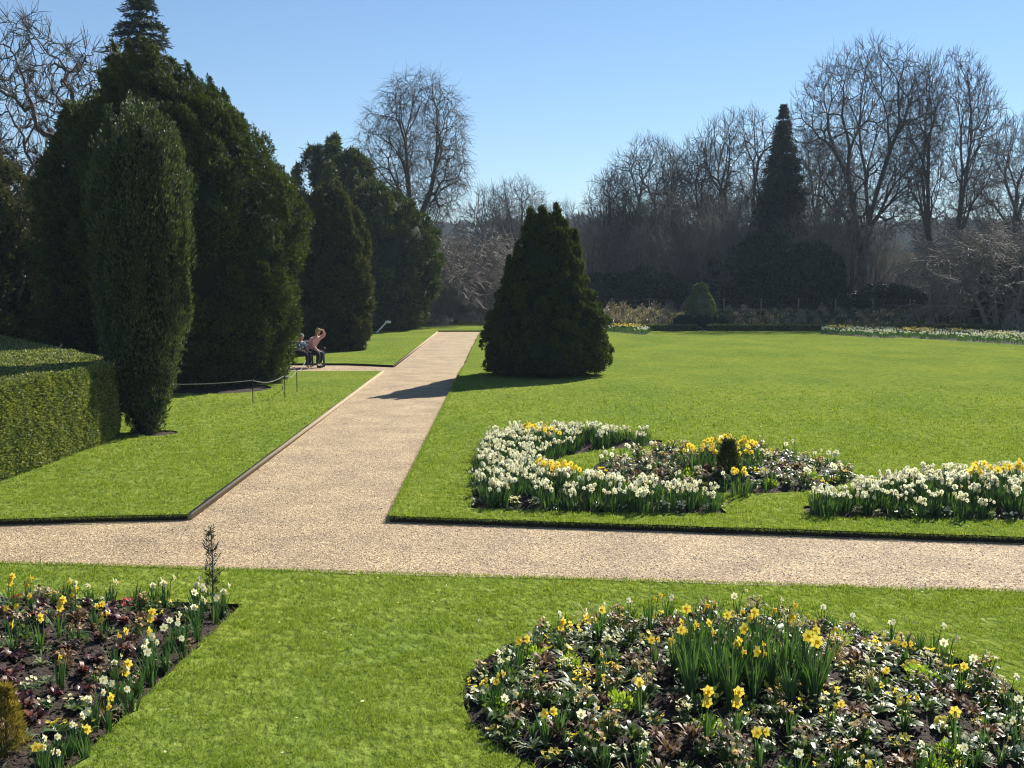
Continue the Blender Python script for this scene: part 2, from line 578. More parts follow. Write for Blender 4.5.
# ------------------------------------------------------------------ flat ground: polygons with holes
def poly_sheet(name, outer, holes, z, depth, mats, kind='structure'):
    loops = [outer] + holes
    tris = tessellate_polygon([[Vector((p[0], p[1], 0)) for p in lp] for lp in loops])
    flat = [p for lp in loops for p in lp]
    mb = MB()
    tr = []
    for a, b, c in tris:
        A, B, C = flat[a], flat[b], flat[c]
        cr = (B[0] - A[0]) * (C[1] - A[1]) - (B[1] - A[1]) * (C[0] - A[0])
        tr.append((a, b, c) if cr > 0 else (a, c, b))
    mb.add([(p[0], p[1], z) for p in flat], tr, 0)
    if depth:
        for lp in loops:
            n = len(lp)
            V = [(p[0], p[1], z) for p in lp] + [(p[0], p[1], z - depth) for p in lp]
            mb.add(V, [(i, (i + 1) % n, n + (i + 1) % n, n + i) for i in range(n)], 1)
    o = mb.build(name, mats)
    if kind:
        tag(o, kind=kind)
    return o


def circle(cx, cy, r, n=48):
    return [(cx + r * math.cos(2 * PI * i / n), cy + r * math.sin(2 * PI * i / n)) for i in range(n)]


def refine(poly, step=0.35, jit=0.018):
    out = []
    n = len(poly)
    for i in range(n):
        a, b = np.array(poly[i]), np.array(poly[(i + 1) % n])
        L = np.linalg.norm(b - a)
        k = max(1, min(int(L / step), 160))
        for q in range(k):
            p = a + (b - a) * q / k
            out.append(tuple(p + (rng.normal(size=2) * jit if q else 0)))
    return out


def inside(poly, x, y):
    poly = np.asarray(poly)
    x = np.asarray(x)
    y = np.asarray(y)
    r = np.zeros(x.shape, bool)
    n = len(poly)
    for i in range(n):
        x1, y1 = poly[i]
        x2, y2 = poly[(i + 1) % n]
        if y1 == y2:
            continue
        c = ((y1 > y) != (y2 > y)) & (x < (x2 - x1) * (y - y1) / (y2 - y1) + x1)
        r ^= c
    return r


def dist_poly(poly, x, y):
    d = np.full(np.shape(x), 1e9)
    n = len(poly)
    for i in range(n):
        a = np.array(poly[i])
        b = np.array(poly[(i + 1) % n])
        ab = b - a
        L2 = ab @ ab + 1e-12
        t = np.clip(((x - a[0]) * ab[0] + (y - a[1]) * ab[1]) / L2, 0, 1)
        d = np.minimum(d, np.hypot(x - a[0] - t * ab[0], y - a[1] - t * ab[1]))
    return d


LZ = 0.075
# beds (world metres on the lawn)
C1 = (1.70, 8.0)
near_round = [(C1[0] + 1.99 * math.cos(a), C1[1] + 1.97 * math.sin(a)) for a in np.linspace(0, 2 * PI, 57)[:-1]]
C2 = (3.42, 17.75)
mid_round = circle(C2[0], C2[1], 2.0, 44)
near_left = [G(242, 604, LZ), G(150, 692, LZ), G(66, 772, LZ), (-3.4, 5.6), (-7.5, 5.6), (-6.4, 10.35), G(0, 597, LZ), G(120, 600, LZ)]
# corner bed of white daffodils: square corner with a circular bite
arc = [(C2[0] + 2.75 * math.cos(a), C2[1] + 2.75 * math.sin(a)) for a in np.linspace(R(102), R(258), 22)]
corner_bed = [(2.95, 21.15)] + arc + [(2.85, 14.35), (1.2, 14.45), (-0.42, 14.75), (-0.40, 17.5), (-0.32, 21.1), (1.3, 21.3)]
corner_right = [(3.85, 14.15), (5.5, 14.0), (7.6, 13.85), (8.6, 14.1), (8.9, 16.6), (7.6, 16.6), (6.3, 16.3), (5.2, 15.8), (4.5, 15.15), (3.9, 14.8)]
far_left_patch = [G(604, 331, LZ), G(646, 335, LZ), G(650, 331.5, LZ), G(618, 328.5, LZ), G(606, 328.5, LZ)]
far_strip = [G(820, 334, LZ), G(880, 338, LZ), G(900, 337.5, LZ), G(1060, 347, LZ), G(1060, 339, LZ), G(1000, 336, LZ), G(960, 334, LZ), G(870, 331.5, LZ), G(824, 331, LZ)]
yew_soil = circle(-7.9, 31.6, 1.5, 20)
column_soil = circle(-6.75, 22.25, 0.42, 16)

a0 = G(187, 514, LZ)
b0 = G(382, 370.8, LZ)
b1 = G(393, 365.2, LZ)
c0 = G(437, 331.5, LZ)
r0 = G(390, 516, LZ)
r1 = G(480, 331.5, LZ)
lawn_left = refine([G(-200, 523, LZ), G(0, 519, LZ), a0, b0, (-5.6, b0[1] - 0.05), (-9.5, b0[1] - 0.15), (-45, b0[1] - 0.2), (-45, 14)], 0.5)
lawn_left_far = [b1, c0, (c0[0], c0[1] + 1.4), (r1[0] + 0.2, c0[1] + 1.4), (r1[0] + 0.3, 86), (-45, 86), (-45, b1[1] + 0.1), (-6.8, b1[1] + 1.0), (-5.6, b1[1] + 0.95), (-4.7, b1[1] + 0.5)]
lawn_right = refine([r0, G(1024, 537, LZ), (12.5, 12.9), (45, 11.8), (45, 68.6), (r1[0] + 0.3, 69.0), r1], 0.5)
lawn_near = refine([(-30, 12.6), G(-100, 560, LZ), G(0, 563, LZ), G(512, 577.5, LZ), G(1024, 592, LZ), (30, 8.6), (30, 1.0), (-30, 1.0)], 0.5)
LAWNS = [(lawn_left, [yew_soil, column_soil]), (lawn_left_far, []), (lawn_right, [corner_bed, corner_right, mid_round, far_strip, far_left_patch]), (lawn_near, [near_round, near_left])]
for lp, hs in LAWNS:
    poly_sheet('lawn', lp, [refine(h, 0.2, 0.01) for h in hs], LZ, 0.10, ['lawn', 'turf_side'])

# gravel path sheet, cross path included; ground sheet lies 3 cm lower
poly_sheet('gravel_path', [(-45, 7.0), (45, 7.0), (45, 70.9), (-45, 70.9)], [], 0.0, 0, ['gravel'])


def soil_bed(poly, name='flower_bed_soil', mound=0.14, z0=0.035, cell=0.06):
    P = np.array(poly)
    lo, hi = P.min(0) - 0.12, P.max(0) + 0.12
    cell = max(cell, (hi - lo).max() / 150)
    xs = np.arange(lo[0], hi[0] + cell, cell)
    ys = np.arange(lo[1], hi[1] + cell, cell)
    X, Y = np.meshgrid(xs, ys)
    ins = inside(poly, X, Y)
    d = dist_poly(poly, X, Y)
    s = np.where(ins, d, -d)
    keep = s > -0.09
    Z = z0 + mound * np.clip(s, 0, 0.7) / 0.7
    Z = Z + np.where(ins, rng.normal(size=X.shape) * 0.010 + 0.014 * np.sin(X * 9 + np.sin(Y * 7)) * np.sin(Y * 8), 0)
    Z = np.where(s < 0.03, np.minimum(Z, 0.05), Z)
    idx = np.arange(X.size).reshape(X.shape)
    q = keep[:-1, :-1] & keep[1:, :-1] & keep[:-1, 1:] & keep[1:, 1:]
    Fq = np.stack([idx[:-1, :-1][q], idx[:-1, 1:][q], idx[1:, 1:][q], idx[1:, :-1][q]], -1)
    V = np.stack([X, Y, Z], -1).reshape(-1, 3)
    used, inv = np.unique(Fq, return_inverse=True)
    o = link(name, npmesh(name, V[used], inv.reshape(-1, 4), 'soil', smooth=False))
    tag(o, kind='structure')
    return o


for b in (near_round, near_left, mid_round, corner_bed, corner_right):
    soil_bed(b)
for b in (far_strip, far_left_patch, yew_soil, column_soil):
    soil_bed(b, mound=0.03, cell=0.15)


def bed_z(poly, x, y, mound=0.14, z0=0.035):
    return z0 + mound * float(np.clip(dist_poly(poly, np.array(x), np.array(y)), 0, 0.7)) / 0.7


# clods of earth in the near beds
def clods(poly, n):
    mb = MB()
    P = np.array(poly)
    lo, hi = P.min(0), P.max(0)
    x = rng.uniform(lo[0], hi[0], n)
    y = rng.uniform(lo[1], hi[1], n)
    k = inside(poly, x, y) & (y > 6.3)
    x, y = x[k], y[k]
    z = 0.035 + 0.14 * np.clip(dist_poly(poly, x, y), 0, 0.7) / 0.7
    s = rng.uniform(0.006, 0.02, len(x)) * rng.uniform(0.7, 1.4, len(x))
    oc = np.array([(1, 0, 0), (0, 1, 0), (-1, 0, 0), (0, -1, 0), (0, 0, 0.8), (0, 0, -0.8)])
    f = np.array([(0, 1, 4), (1, 2, 4), (2, 3, 4), (3, 0, 4), (1, 0, 5), (2, 1, 5), (3, 2, 5), (0, 3, 5)])
    V = np.stack([x, y, z + 0.006], -1)[:, None] + oc[None] * s[:, None, None] * rng.uniform(0.6, 1.4, (len(x), 6, 1))
    mb.add(V.reshape(-1, 3), (f[None] + (np.arange(len(x)) * 6)[:, None, None]).reshape(-1, 3))
    o = mb.build('soil_crumbs', 'soil')
    tag(o, 'crumbs of dark soil lying over the flower bed', 'soil', kind='stuff')


clods(near_round, 7000)
clods(near_left, 7000)


# loose stones on the gravel and stray ones on the turf rim
def pebbles():
    mb = MB()
    n = 26000
    y = 11.0 + 9 * rng.random(n) ** 1.6
    x = rng.uniform(-7.5, 7.5, n)
    pathmask = (y < 12.6 + 0.0 * x) | ((x > (187 - 503) / F * 14.5 + (y - 14.5) * 0.12) & (x < -1.2))
    bad = np.zeros(n, bool)
    for lp, hs in LAWNS:
        bad |= inside(lp, x, y)
    k = ~bad
    x, y = x[k], y[k]
    s = rng.uniform(0.005, 0.012, len(x))
    oc = np.array([(1, 0, 0), (0, 1, 0), (-1, 0, 0), (0, -1, 0), (0, 0, 0.8)])
    f = np.array([(0, 1, 4), (1, 2, 4), (2, 3, 4), (3, 0, 4)])
    V = np.stack([x, y, 0 * x + 0.001], -1)[:, None] + oc[None] * s[:, None, None] * rng.uniform(0.6, 1.4, (len(x), 5, 1))
    mb.add(V.reshape(-1, 3), (f[None] + (np.arange(len(x)) * 5)[:, None, None]).reshape(-1, 3))
    o = mb.build('loose_gravel', M['pebble'])
    tag(o, 'loose buff stones lying on the gravel path', 'gravel', kind='stuff')


M['pebble'] = leaf_mat('pebble', [(0.15, 0.10, 0.065), (0.32, 0.23, 0.15), (0.42, 0.31, 0.21), (0.66, 0.54, 0.41)], trans=0, rough=0.8)
pebbles()


# ------------------------------------------------------------------ grass blades, one object
def make_grass():
    # mown tufts: blades fan out of each tuft centre
    nt_ = 205000
    ty = np.exp(rng.uniform(math.log(6.2), math.log(34), nt_))
    tx = (rng.uniform(-220, 1240, nt_) - 503) / F * ty
    lump = np.sin(tx * 4.1 + 2.2 * np.sin(ty * 3.3)) * np.sin(ty * 5.2 + 1.7 * np.sin(tx * 3.7)) + 0.6 * np.sin(tx * 11 + ty * 3) * np.sin(ty * 13 - tx * 5)
    keep = rng.random(nt_) < np.clip((34 - ty) / 16, 0, 1) * (0.72 + 0.28 * lump)
    gap = np.sin(tx * 7.3 + 2.6 * np.sin(ty * 4.7)) * np.sin(ty * 9.1 + 2.1 * np.sin(tx * 6.1 + ty)) * np.sin(tx * 2.3 - ty * 3.1)
    keep &= gap < 0.52
    tx, ty, lump = tx[keep], ty[keep], lump[keep]
    th = rng.uniform(0.6, 1.35, len(tx)) * (1 + 0.2 * lump)
    kb = 9
    x = np.repeat(tx, kb)
    y = np.repeat(ty, kb)
    th = np.repeat(th, kb)
    n = len(x)
    gs = (y / 8) ** 0.55
    ang = rng.uniform(0, 2 * PI, n)
    rad = 0.022 * np.sqrt(rng.random(n)) * gs
    ox, oy = np.cos(ang) * rad, np.sin(ang) * rad
    x = x + ox
    y = y + oy
    ok = np.zeros(n, bool)
    for lp, hs in LAWNS:
        m = inside(lp, x, y)
        for h in hs:
            m &= ~inside(h, x, y)
        ok |= m
    x, y, th, ang, gs = x[ok], y[ok], th[ok], ang[ok], gs[ok]
    N = len(x)
    s = 0.027 * gs * th * rng.uniform(0.6, 1.2, N)
    w = 0.0050 * (y / 8) ** 0.8 * rng.uniform(0.7, 1.3, N)
    lean = np.stack([np.cos(ang) * 0.55 + rng.normal(size=N) * 0.4, np.sin(ang) * 0.55 + rng.normal(size=N) * 0.4, np.full(N, 0.9)], -1)
    D = unit(lean)
    S = unit(np.stack([rng.normal(size=N), rng.normal(size=N) * 0.6, 0 * x], -1))
    P = np.stack([x, y, np.full(N, LZ - 0.003)], -1)
    V = np.stack([P - S * w[:, None] * 0.5, P + S * w[:, None] * 0.5, P + D * s[:, None]], 1).reshape(-1, 3)
    o = link('grass', npmesh('grass', V, np.arange(N * 3).reshape(-1, 3), 'grass'))
    tag(o, 'short mown grass blades over the lawns', 'grass', kind='stuff')
    # shaggier fringe hanging over the cut turf edges
    mb = MB()
    for (a, b) in ((r0, G(1024, 537, LZ)), (G(-60, 520, LZ), G(0, 519, LZ)), (G(0, 519, LZ), a0), (r0, r1), (G(0, 563, LZ), G(512, 577.5, LZ)), (G(512, 577.5, LZ), G(1024, 592, LZ))):
        a, b = np.array(a), np.array(b)
        Ln = np.linalg.norm(b - a)
        k = int(min(Ln, 25) * 420)
        t = rng.random(k) * min(1, 25 / Ln)
        p = a + (b - a) * t[:, None] + rng.normal(size=(k, 2)) * 0.015
        P = np.column_stack([p, np.full(k, LZ)])
        leaves(mb, P, np.column_stack([rng.normal(size=k) * 0.6, rng.normal(size=k) * 0.6 , np.full(k, 0.9)]), rng.uniform(0.02, 0.05, k), 0.006)
        en = (b - a) / Ln
        on = np.array([en[1], -en[0]])
        P2 = np.column_stack([p + on * 0.012, np.full(k, LZ) - rng.random(k) * 0.012])
        leaves(mb, P2, np.column_stack([on[0] * 0.7 + rng.normal(size=k) * 0.4, on[1] * 0.7 + rng.normal(size=k) * 0.4, rng.uniform(-0.9, 0.3, k)]), rng.uniform(0.015, 0.045, k), 0.006)
    for poly in (near_round, near_left):
        pl = np.array(refine(poly, 0.01, 0.012))
        pl = pl[pl[:, 1] > 6.2]
        pl = pl + rng.normal(size=pl.shape) * 0.012
        leaves(mb, np.column_stack([pl, np.full(len(pl), LZ)]), np.column_stack([rng.normal(size=(len(pl), 2)) * 0.7, np.full(len(pl), 0.8)]), rng.uniform(0.02, 0.045, len(pl)), 0.005)
    o = mb.build('fringe_grass', 'grass')
    tag(o, 'untrimmed grass fringing the cut turf edges', 'grass', kind='stuff')


make_grass()


mb = MB()
n_ = 260
y_ = np.exp(rng.uniform(math.log(6.8), math.log(34), n_))
x_ = (rng.uniform(0, 1024, n_) - 503) / F * y_
ok_ = np.zeros(n_, bool)
for lp, hs in LAWNS:
    m_ = inside(lp, x_, y_)
    for h_ in hs:
        m_ &= ~inside(h_, x_, y_)
    ok_ |= m_
P_ = np.column_stack([x_, y_, np.full(n_, LZ + 0.022)])[ok_]
leaves(mb, P_, rng.normal(size=P_.shape) * np.array([1, 1, 0.25]), rng.uniform(0.015, 0.045, len(P_)), 0.018, rng.integers(0, 1))
o = mb.build('fallen_petals', 'cream')
tag(o, 'few pale petals fallen on the lawns', 'petals', kind='stuff')


# ------------------------------------------------------------------ timber edging of the left lawn
def edging(a, b, label):
    a, b = np.array(a), np.array(b)
    L = np.linalg.norm(b - a)
    ang = math.atan2(b[1] - a[1], b[0] - a[0])
    mb = MB()
    k = 1
    nrm = np.array([math.sin(ang), -math.cos(ang)])
    for i in range(k):
        p = a + (b - a) * ((i + 0.5) / k) + nrm * 0.030
        box(mb, (p[0], p[1], 0.034), (L / k - 0.002, 0.055, 0.092), 0, ang)
    o = mb.build('timber_edging', 'board')
    tag(o, label, 'edging', 'timber edging of the left lawn')


edging(a0, b0, 'long pale timber edging between gravel path and near hedge lawn')
edging(b1, c0, 'pale timber edging along the path beyond the bench')


# ------------------------------------------------------------------ evergreens
def profile_r(prof, t):
    p = np.array(prof)
    return np.interp(t, p[:, 0], p[:, 1])


def evergreen(name, label, cat, base, H, Rx, Ry, prof, n_clump, clump, n_sprig, L, mat, k=5, up=0.5, stretch=1.0, spires=(), group=None,
              wl=0.22, fan=0.5, trunk_r=0.18, skirt=0.0, core='yew_core', core_f=0.80, bend=0.0, lean=0.0):
    t = thing(name, label, cat, (base[0], base[1], base[2]), 0, group)
    mb = MB()
    tube(mb, [(0, 0, -0.15), (0, 0, H * 0.3), (0.05, 0, H * 0.8)], [trunk_r * 1.2, trunk_r, trunk_r * 0.3], 8)
    for q in range(6):
        a = q * 1.05
        r = profile_r(prof, 0.25) * 0.5
        tube(mb, [(0, 0, H * 0.08), (math.cos(a) * Rx * r * 0.5, math.sin(a) * Ry * r * 0.5, H * 0.2), (math.cos(a) * Rx * r, math.sin(a) * Ry * r, H * 0.42)], [trunk_r * 0.5, trunk_r * 0.35, 0.02], 6)
    mb.build('trunk', 'bark', t)
    cb = MB()
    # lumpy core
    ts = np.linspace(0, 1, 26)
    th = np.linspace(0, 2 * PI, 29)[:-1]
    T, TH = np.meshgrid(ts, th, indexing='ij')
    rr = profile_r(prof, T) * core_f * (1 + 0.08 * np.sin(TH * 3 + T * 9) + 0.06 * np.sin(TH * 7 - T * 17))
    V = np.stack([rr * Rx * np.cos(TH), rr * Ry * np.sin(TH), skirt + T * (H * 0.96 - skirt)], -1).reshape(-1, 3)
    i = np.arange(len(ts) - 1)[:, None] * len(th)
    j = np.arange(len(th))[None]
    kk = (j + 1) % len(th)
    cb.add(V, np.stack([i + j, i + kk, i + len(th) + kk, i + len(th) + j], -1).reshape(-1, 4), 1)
    # clumps
    tt = rng.random(n_clump * 4)
    w = profile_r(prof, tt)
    keep = rng.random(len(tt)) < (w / max(w.max(), 1e-6) * 0.85 + 0.15)
    tt = tt[keep][:n_clump]
    n_clump = len(tt)
    th = rng.uniform(0, 2 * PI, n_clump)
    rr = profile_r(prof, tt) * rng.uniform(0.74, 1.0, n_clump)
    C = np.stack([rr * Rx * np.cos(th), rr * Ry * np.sin(th), skirt + tt * (H - skirt)], -1)
    cs = clump * rng.uniform(0.55, 1.35, n_clump) * (0.45 + 0.55 * np.clip(profile_r(prof, tt) / 0.75, 0, 1))
    for (sx, sy, sz, sh, sr) in spires:   # upright shoots standing out of the crown
        if sz == 0:
            q = min(0.99, math.hypot(sx / Rx, sy / Ry))
            tq = np.linspace(0.4, 1, 60)
            sz = skirt + (H - skirt) * float(tq[np.argmin(np.abs(profile_r(prof, tq) - q))]) + rng.uniform(0.2, 0.95)
        m = max(5, int(sh / clump * 3.0))
        zz = np.linspace(sz - sh, sz, m)
        f = np.linspace(1, 0.25, m)
        C = np.vstack([C, np.stack([sx + rng.normal(size=m) * sr * 0.15, sy + rng.normal(size=m) * sr * 0.15, zz], -1)])
        cs = np.concatenate([cs, sr * f])
    n_clump = len(C)
    ci = rng.integers(0, n_clump, n_sprig)
    wgt = cs[ci] / cs.max()
    k2 = rng.random(n_sprig) < wgt ** 1.3 + 0.1
    ci = ci[k2]
    N = len(ci)
    axis = C[ci].copy()
    axis[:, 2] = 0
    out = unit(axis)
    d = unit(rng.normal(size=(N, 3)) + out * 0.85 + np.array([0, 0, 0.35]))
    P = C[ci] + d * cs[ci][:, None] * np.array([1, 1, stretch]) * rng.uniform(0.7, 1.05, (N, 1))
    P[:, 2] = np.maximum(P[:, 2], skirt * 0.6 + 0.03)
    D = d * 0.55 + out * 0.35 + np.array([0, 0, up]) + rng.normal(size=(N, 3)) * 0.25
    sprays(cb, P, D, L, wl, k, fan, 0, bend)
    if lean:
        for v in cb.V:
            v[:, 0] += lean * np.clip(v[:, 2] / H, 0, 1.1) ** 2.2
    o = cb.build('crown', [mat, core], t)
    return t


# clipped column of Irish yew beside the hedge
col = W(145, 438, 22.3)
evergreen('irish_yew', 'tall narrow column yew with upright spires, just beyond the clipped hedge', 'yew', (col.x, 22.3, 0.05), 6.2, 0.92, 0.92,
          [(0, 0.18), (0.06, 0.34), (0.16, 0.60), (0.35, 0.80), (0.55, 0.92), (0.74, 0.97), (0.86, 0.84), (0.94, 0.55), (1, 0.1)],
          820, 0.15, 52000, 0.085, 'irish_yew', lean=0.05, k=4, up=1.6, stretch=2.6, wl=0.26, fan=0.3, trunk_r=0.14, core_f=0.86,
          spires=[(-0.45, -0.3, 6.2, 2.0, 0.13), (0.0, -0.45, 6.0, 2.2, 0.14), (0.36, -0.3, 6.1, 1.8, 0.12), (0.62, 0.0, 5.5, 2.4, 0.13), (-0.7, -0.2, 5.6, 2.0, 0.12),
                  (0.2, 0.25, 6.4, 1.8, 0.12), (-0.2, 0.2, 6.5, 1.8, 0.12), (0.55, -0.55, 4.9, 2.4, 0.13), (0.86, -0.15, 4.5, 2.3, 0.12), (-0.3, -0.72, 5.2, 2.4, 0.13), (0.2, -0.8, 4.8, 2.4, 0.13)])

# the large yew
evergreen('yew_tree', 'huge dark spreading yew behind the column yew, roped at its foot', 'yew', (-8.8, 33.6, 0.05), 9.2, 3.2, 2.9,
          [(0, 0.70), (0.08, 0.76), (0.3, 0.88), (0.5, 1.0), (0.60, 0.97), (0.70, 0.84), (0.8, 0.66), (0.9, 0.44), (1, 0.15)],
          760, 0.36, 140000, 0.12, 'yew', lean=-1.3, k=5, up=0.7, stretch=1.25, wl=0.26, trunk_r=0.35, core_f=0.84,
          spires=[(rng.normal() * 1.5, rng.normal() * 0.8, 0, 1.1, rng.uniform(0.13, 0.24)) for _ in range(40)])
evergreen('yew_tree', 'dark yew standing behind the clipped hedge, left of the column yew', 'yew', (-12.1, 34.5, 0.05), 8.4, 1.45, 1.6,
          [(0, 0.8), (0.3, 1.0), (0.6, 0.92), (0.8, 0.66), (0.93, 0.36), (1, 0.1)], 220, 0.48, 30000, 0.17, 'yew', k=5, up=0.5, wl=0.26, trunk_r=0.25,
          spires=[(0.6, -0.5, 8.9, 1, 0.28), (-0.5, -0.5, 8.0, 1, 0.28)])
# olive conifer at the left rim
evergreen('cypress_tree', 'bushy olive-brown conifer at the far left behind the clipped hedge', 'conifer', (-16.4, 37.0, 0.05), 7.0, 2.0, 2.0,
          [(0, 0.5), (0.15, 0.85), (0.4, 1.0), (0.65, 0.86), (0.85, 0.52), (1, 0.1)], 240, 0.42, 26000, 0.2, 'olive', k=5, up=0.2, wl=0.24, fan=0.6, core_f=0.62,
          spires=[(0.3, -0.4, 7.8, 1.2, 0.3), (-0.8, 0, 7.2, 1, 0.3)])
# clipped yew beyond the bench
evergreen('yew_tree', 'rounded bronze-green yew next to the seated people, second along the path', 'yew', (-7.35, 50.0, 0.05), 7.1, 1.5, 1.5,
          [(0, 0.80), (0.1, 0.9), (0.3, 0.98), (0.5, 1.0), (0.66, 0.93), (0.8, 0.74), (0.92, 0.44), (1, 0.1)], 260, 0.3, 34000, 0.2, 'yew_bronze', k=5, up=0.6, stretch=1.5, wl=0.28, trunk_r=0.2)
# third and farthest yew by the path
y3 = W(384, 329, 71)
evergreen('yew_tree', 'broad dark yew at the end of the path, last of the row', 'yew', (y3.x - 0.9, 71.5, 0.05), 9.0, 4.3, 3.6,
          [(0, 0.62), (0.1, 0.76), (0.3, 0.95), (0.5, 1.0), (0.68, 0.88), (0.82, 0.66), (0.93, 0.38), (1, 0.1)], 420, 0.46, 44000, 0.26, 'yew', k=5, up=0.5, wl=0.27, trunk_r=0.3,
          spires=[(-2.2, 0, 10.0, 2.2, 0.8), (-0.8, 0, 9.6, 1.5, 0.6)])
# feathery pine head behind
y4 = W(330, 180, 76)
evergreen('pine_tree', 'feathery dark pine whose head shows above the path yews', 'pine', (y4.x, 78, 0.0), 12.1, 2.6, 2.2,
          [(0, 0.1), (0.35, 0.35), (0.6, 0.9), (0.75, 1.0), (0.9, 0.72), (1, 0.2)], 60, 0.62, 11000, 0.42, 'yew', k=6, up=0.5, wl=0.2, fan=0.7, core_f=0.45,
          spires=[(-0.9, 0, 11.8, 2.4, 0.5), (1.1, 0, 11.6, 2.2, 0.5), (0, 0, 12.5, 2.6, 0.5)])
# lone lawn yew
ly = W(546, 378, 36.6)
evergreen('lawn_yew', 'broad conical dark yew standing alone on the right-hand lawn', 'yew', (1.36, 36.3, LZ), 5.05, 1.98, 1.95,
          [(0, 0.88), (0.07, 1.0), (0.30, 0.99), (0.40, 0.84), (0.52, 0.68), (0.65, 0.57), (0.78, 0.47), (0.90, 0.36), (0.96, 0.24), (1, 0.08)],
          800, 0.14, 85000, 0.10, 'yew', k=5, up=0.5, wl=0.3, trunk_r=0.2, skirt=0.13, core_f=0.87,
          spires=[(0.3, -0.1, 5.3, 0.8, 0.2), (-0.45, 0.0, 5.2, 0.8, 0.22), (-0.1, -0.1, 5.2, 0.8, 0.25), (0.85, 0.0, 4.5, 0.8, 0.2), (-1.1, 0, 3.7, 0.8, 0.22)])


# whorled conifers
def spruce(name, label, base, H, Rm, mat, droop, nw, leafL, cat='conifer', width_pow=0.9, z0=0.1):
    t = thing(name, label, cat, base)
    mb = MB()
    tube(mb, [(0, 0, -0.5), (0, 0, H * 0.5), (0, 0, H)], [H * 0.018, H * 0.012, 0.02], 7)
    mb.build('trunk', 'bark', t)
    cb = MB()
    for i in range(nw):
        f = 1 - (1 - i / nw) ** 1.35
        z = H * (z0 + (1 - z0) * f) + rng.normal() * 0.05
        r = Rm * (1 - f) ** width_pow + 0.12
        lf = leafL * (0.42 + 0.58 * min(1, (1 - f) * 2.5))
        nb = 13
        for b in range(nb):
            a = rng.uniform(0, 2 * PI)
            rr = r * rng.uniform(0.65, 1.12)
            q = np.linspace(0, 1, 5)
            pts = np.stack([np.cos(a) * rr * q, np.sin(a) * rr * q, z + rr * (0.15 * q - droop * q * q)], -1)
            tube(cb, pts, np.linspace(0.03, 0.008, 5), 3, 1, False)
            n = max(10, int(rr * 17))
            s = rng.random(n) ** 0.7
            P = np.stack([np.interp(s, q, pts[:, c]) for c in range(3)], -1)
            D = np.stack([np.cos(a) + rng.normal(size=n) * 0.6, np.sin(a) + rng.normal(size=n) * 0.6, np.full(n, -droop * 0.9)], -1)
            sprays(cb, P, D, lf, 0.2, 4, 0.4, 0)
    cb.build('crown', [mat, 'bark'], t)
    return t


sp = W(140, 0, 46)
spruce('cedar_tree', 'pointed blue-green cedar rising above the huge yew', (sp.x, 46, 0), sp.z + 0.9, 3.4, 'spruce', 0.3, 46, 0.36, width_pow=0.75)
fr = W(784, 105, 88)
spruce('fir_tree', 'dark pointed fir rising out of the bare wood beyond the rose border', (W(784, 105, 94).x, 94, -0.8), W(784, 105, 94).z + 0.8, 3.3, 'spruce', 0.3, 60, 0.5, width_pow=0.85)


# ------------------------------------------------------------------ bare trees
def rotv(v, axis, a):
    return Matrix.Rotation(a, 3, axis) @ v


def bare_mesh(seed, H, r0, cfg, twig_mat='twig'):
    rd = random.Random(seed)
    tb, cb = MB(), MB()
    segs = cfg.get('segs', [8, 7, 5, 4, 3])
    nch = cfg['n']
    ang = cfg['ang']
    lr = cfg['lr']
    wob = cfg.get('wob', [0.05, 0.13, 0.16, 0.2, 0.22])
    trop = cfg['trop']
    tmin = cfg.get('tmin', [0.35, 0.25, 0.2, 0.15, 0.1])
    rmin = cfg.get('rmin', 0.012)
    maxl = len(nch)

    def grow(p, d, L, r, lv):
        n = segs[lv]
        pts = [tuple(p)]
        rads = [r]
        dirs = [d.copy()]
        pp = p.copy()
        dd = d.copy()
        endf = 0.3 if lv == 0 else 0.25
        for i in range(n):
            dd = dd + Vector((rd.gauss(0, 1), rd.gauss(0, 1), rd.gauss(0, 1))) * wob[lv] + Vector((0, 0, trop[lv]))
            dd.normalize()
            pp = pp + dd * (L / n)
            pts.append(tuple(pp))
            rads.append(max(rmin, r * (1 - (1 - endf) * (i + 1) / n)))
            dirs.append(dd.copy())
        sides = (8, 6, 4, 3, 3)[lv]
        tube(tb if lv <= 1 else cb, pts, rads, sides, 0, False)
        if lv >= maxl:
            return
        k = nch[lv]
        ph = rd.uniform(0, 6.28)
        for c in range(k):
            t = tmin[lv] + (1 - tmin[lv]) * ((c + rd.random() * 0.8) / k)
            t = min(t, 0.99)
            f = t * n
            i = int(f)
            u = f - i
            a = Vector(pts[i])
            b = Vector(pts[min(i + 1, n)])
            q = a.lerp(b, u)
            base = dirs[min(i + 1, n)]
            ax = base.orthogonal().normalized()
            ax = rotv(ax, base, ph + c * 2.4 + rd.gauss(0, 0.3))
            nd = rotv(base, ax, ang[lv] * rd.uniform(0.7, 1.25))
            rr = max(rmin, rads[min(i, n)] * rd.uniform(0.42, 0.62))
            ll = L * lr[lv] * rd.uniform(0.7, 1.15) * (1.15 - 0.55 * t if lv else 1.1 - 0.3 * t)
            grow(q, nd, ll, rr, lv + 1)

    for s in range(cfg.get('stems', 1)):
        sp_ = cfg.get('stem_spread', 0.0)
        a = s * 2.4 + rd.random()
        d0 = Vector((math.cos(a) * sp_, math.sin(a) * sp_, 1)).normalized()
        o = Vector((math.cos(a), math.sin(a), 0)) * (0.25 * r0 * 4 if cfg.get('stems', 1) > 1 else 0)
        grow(o + Vector((0, 0, -0.3)), d0, H * cfg.get('h0', 0.75) * rd.uniform(0.88, 1.05), r0, 0)
    return tb.mesh('trunk', cfg.get('bark', 'bark'), True), cb.mesh('twig_crown', twig_mat)


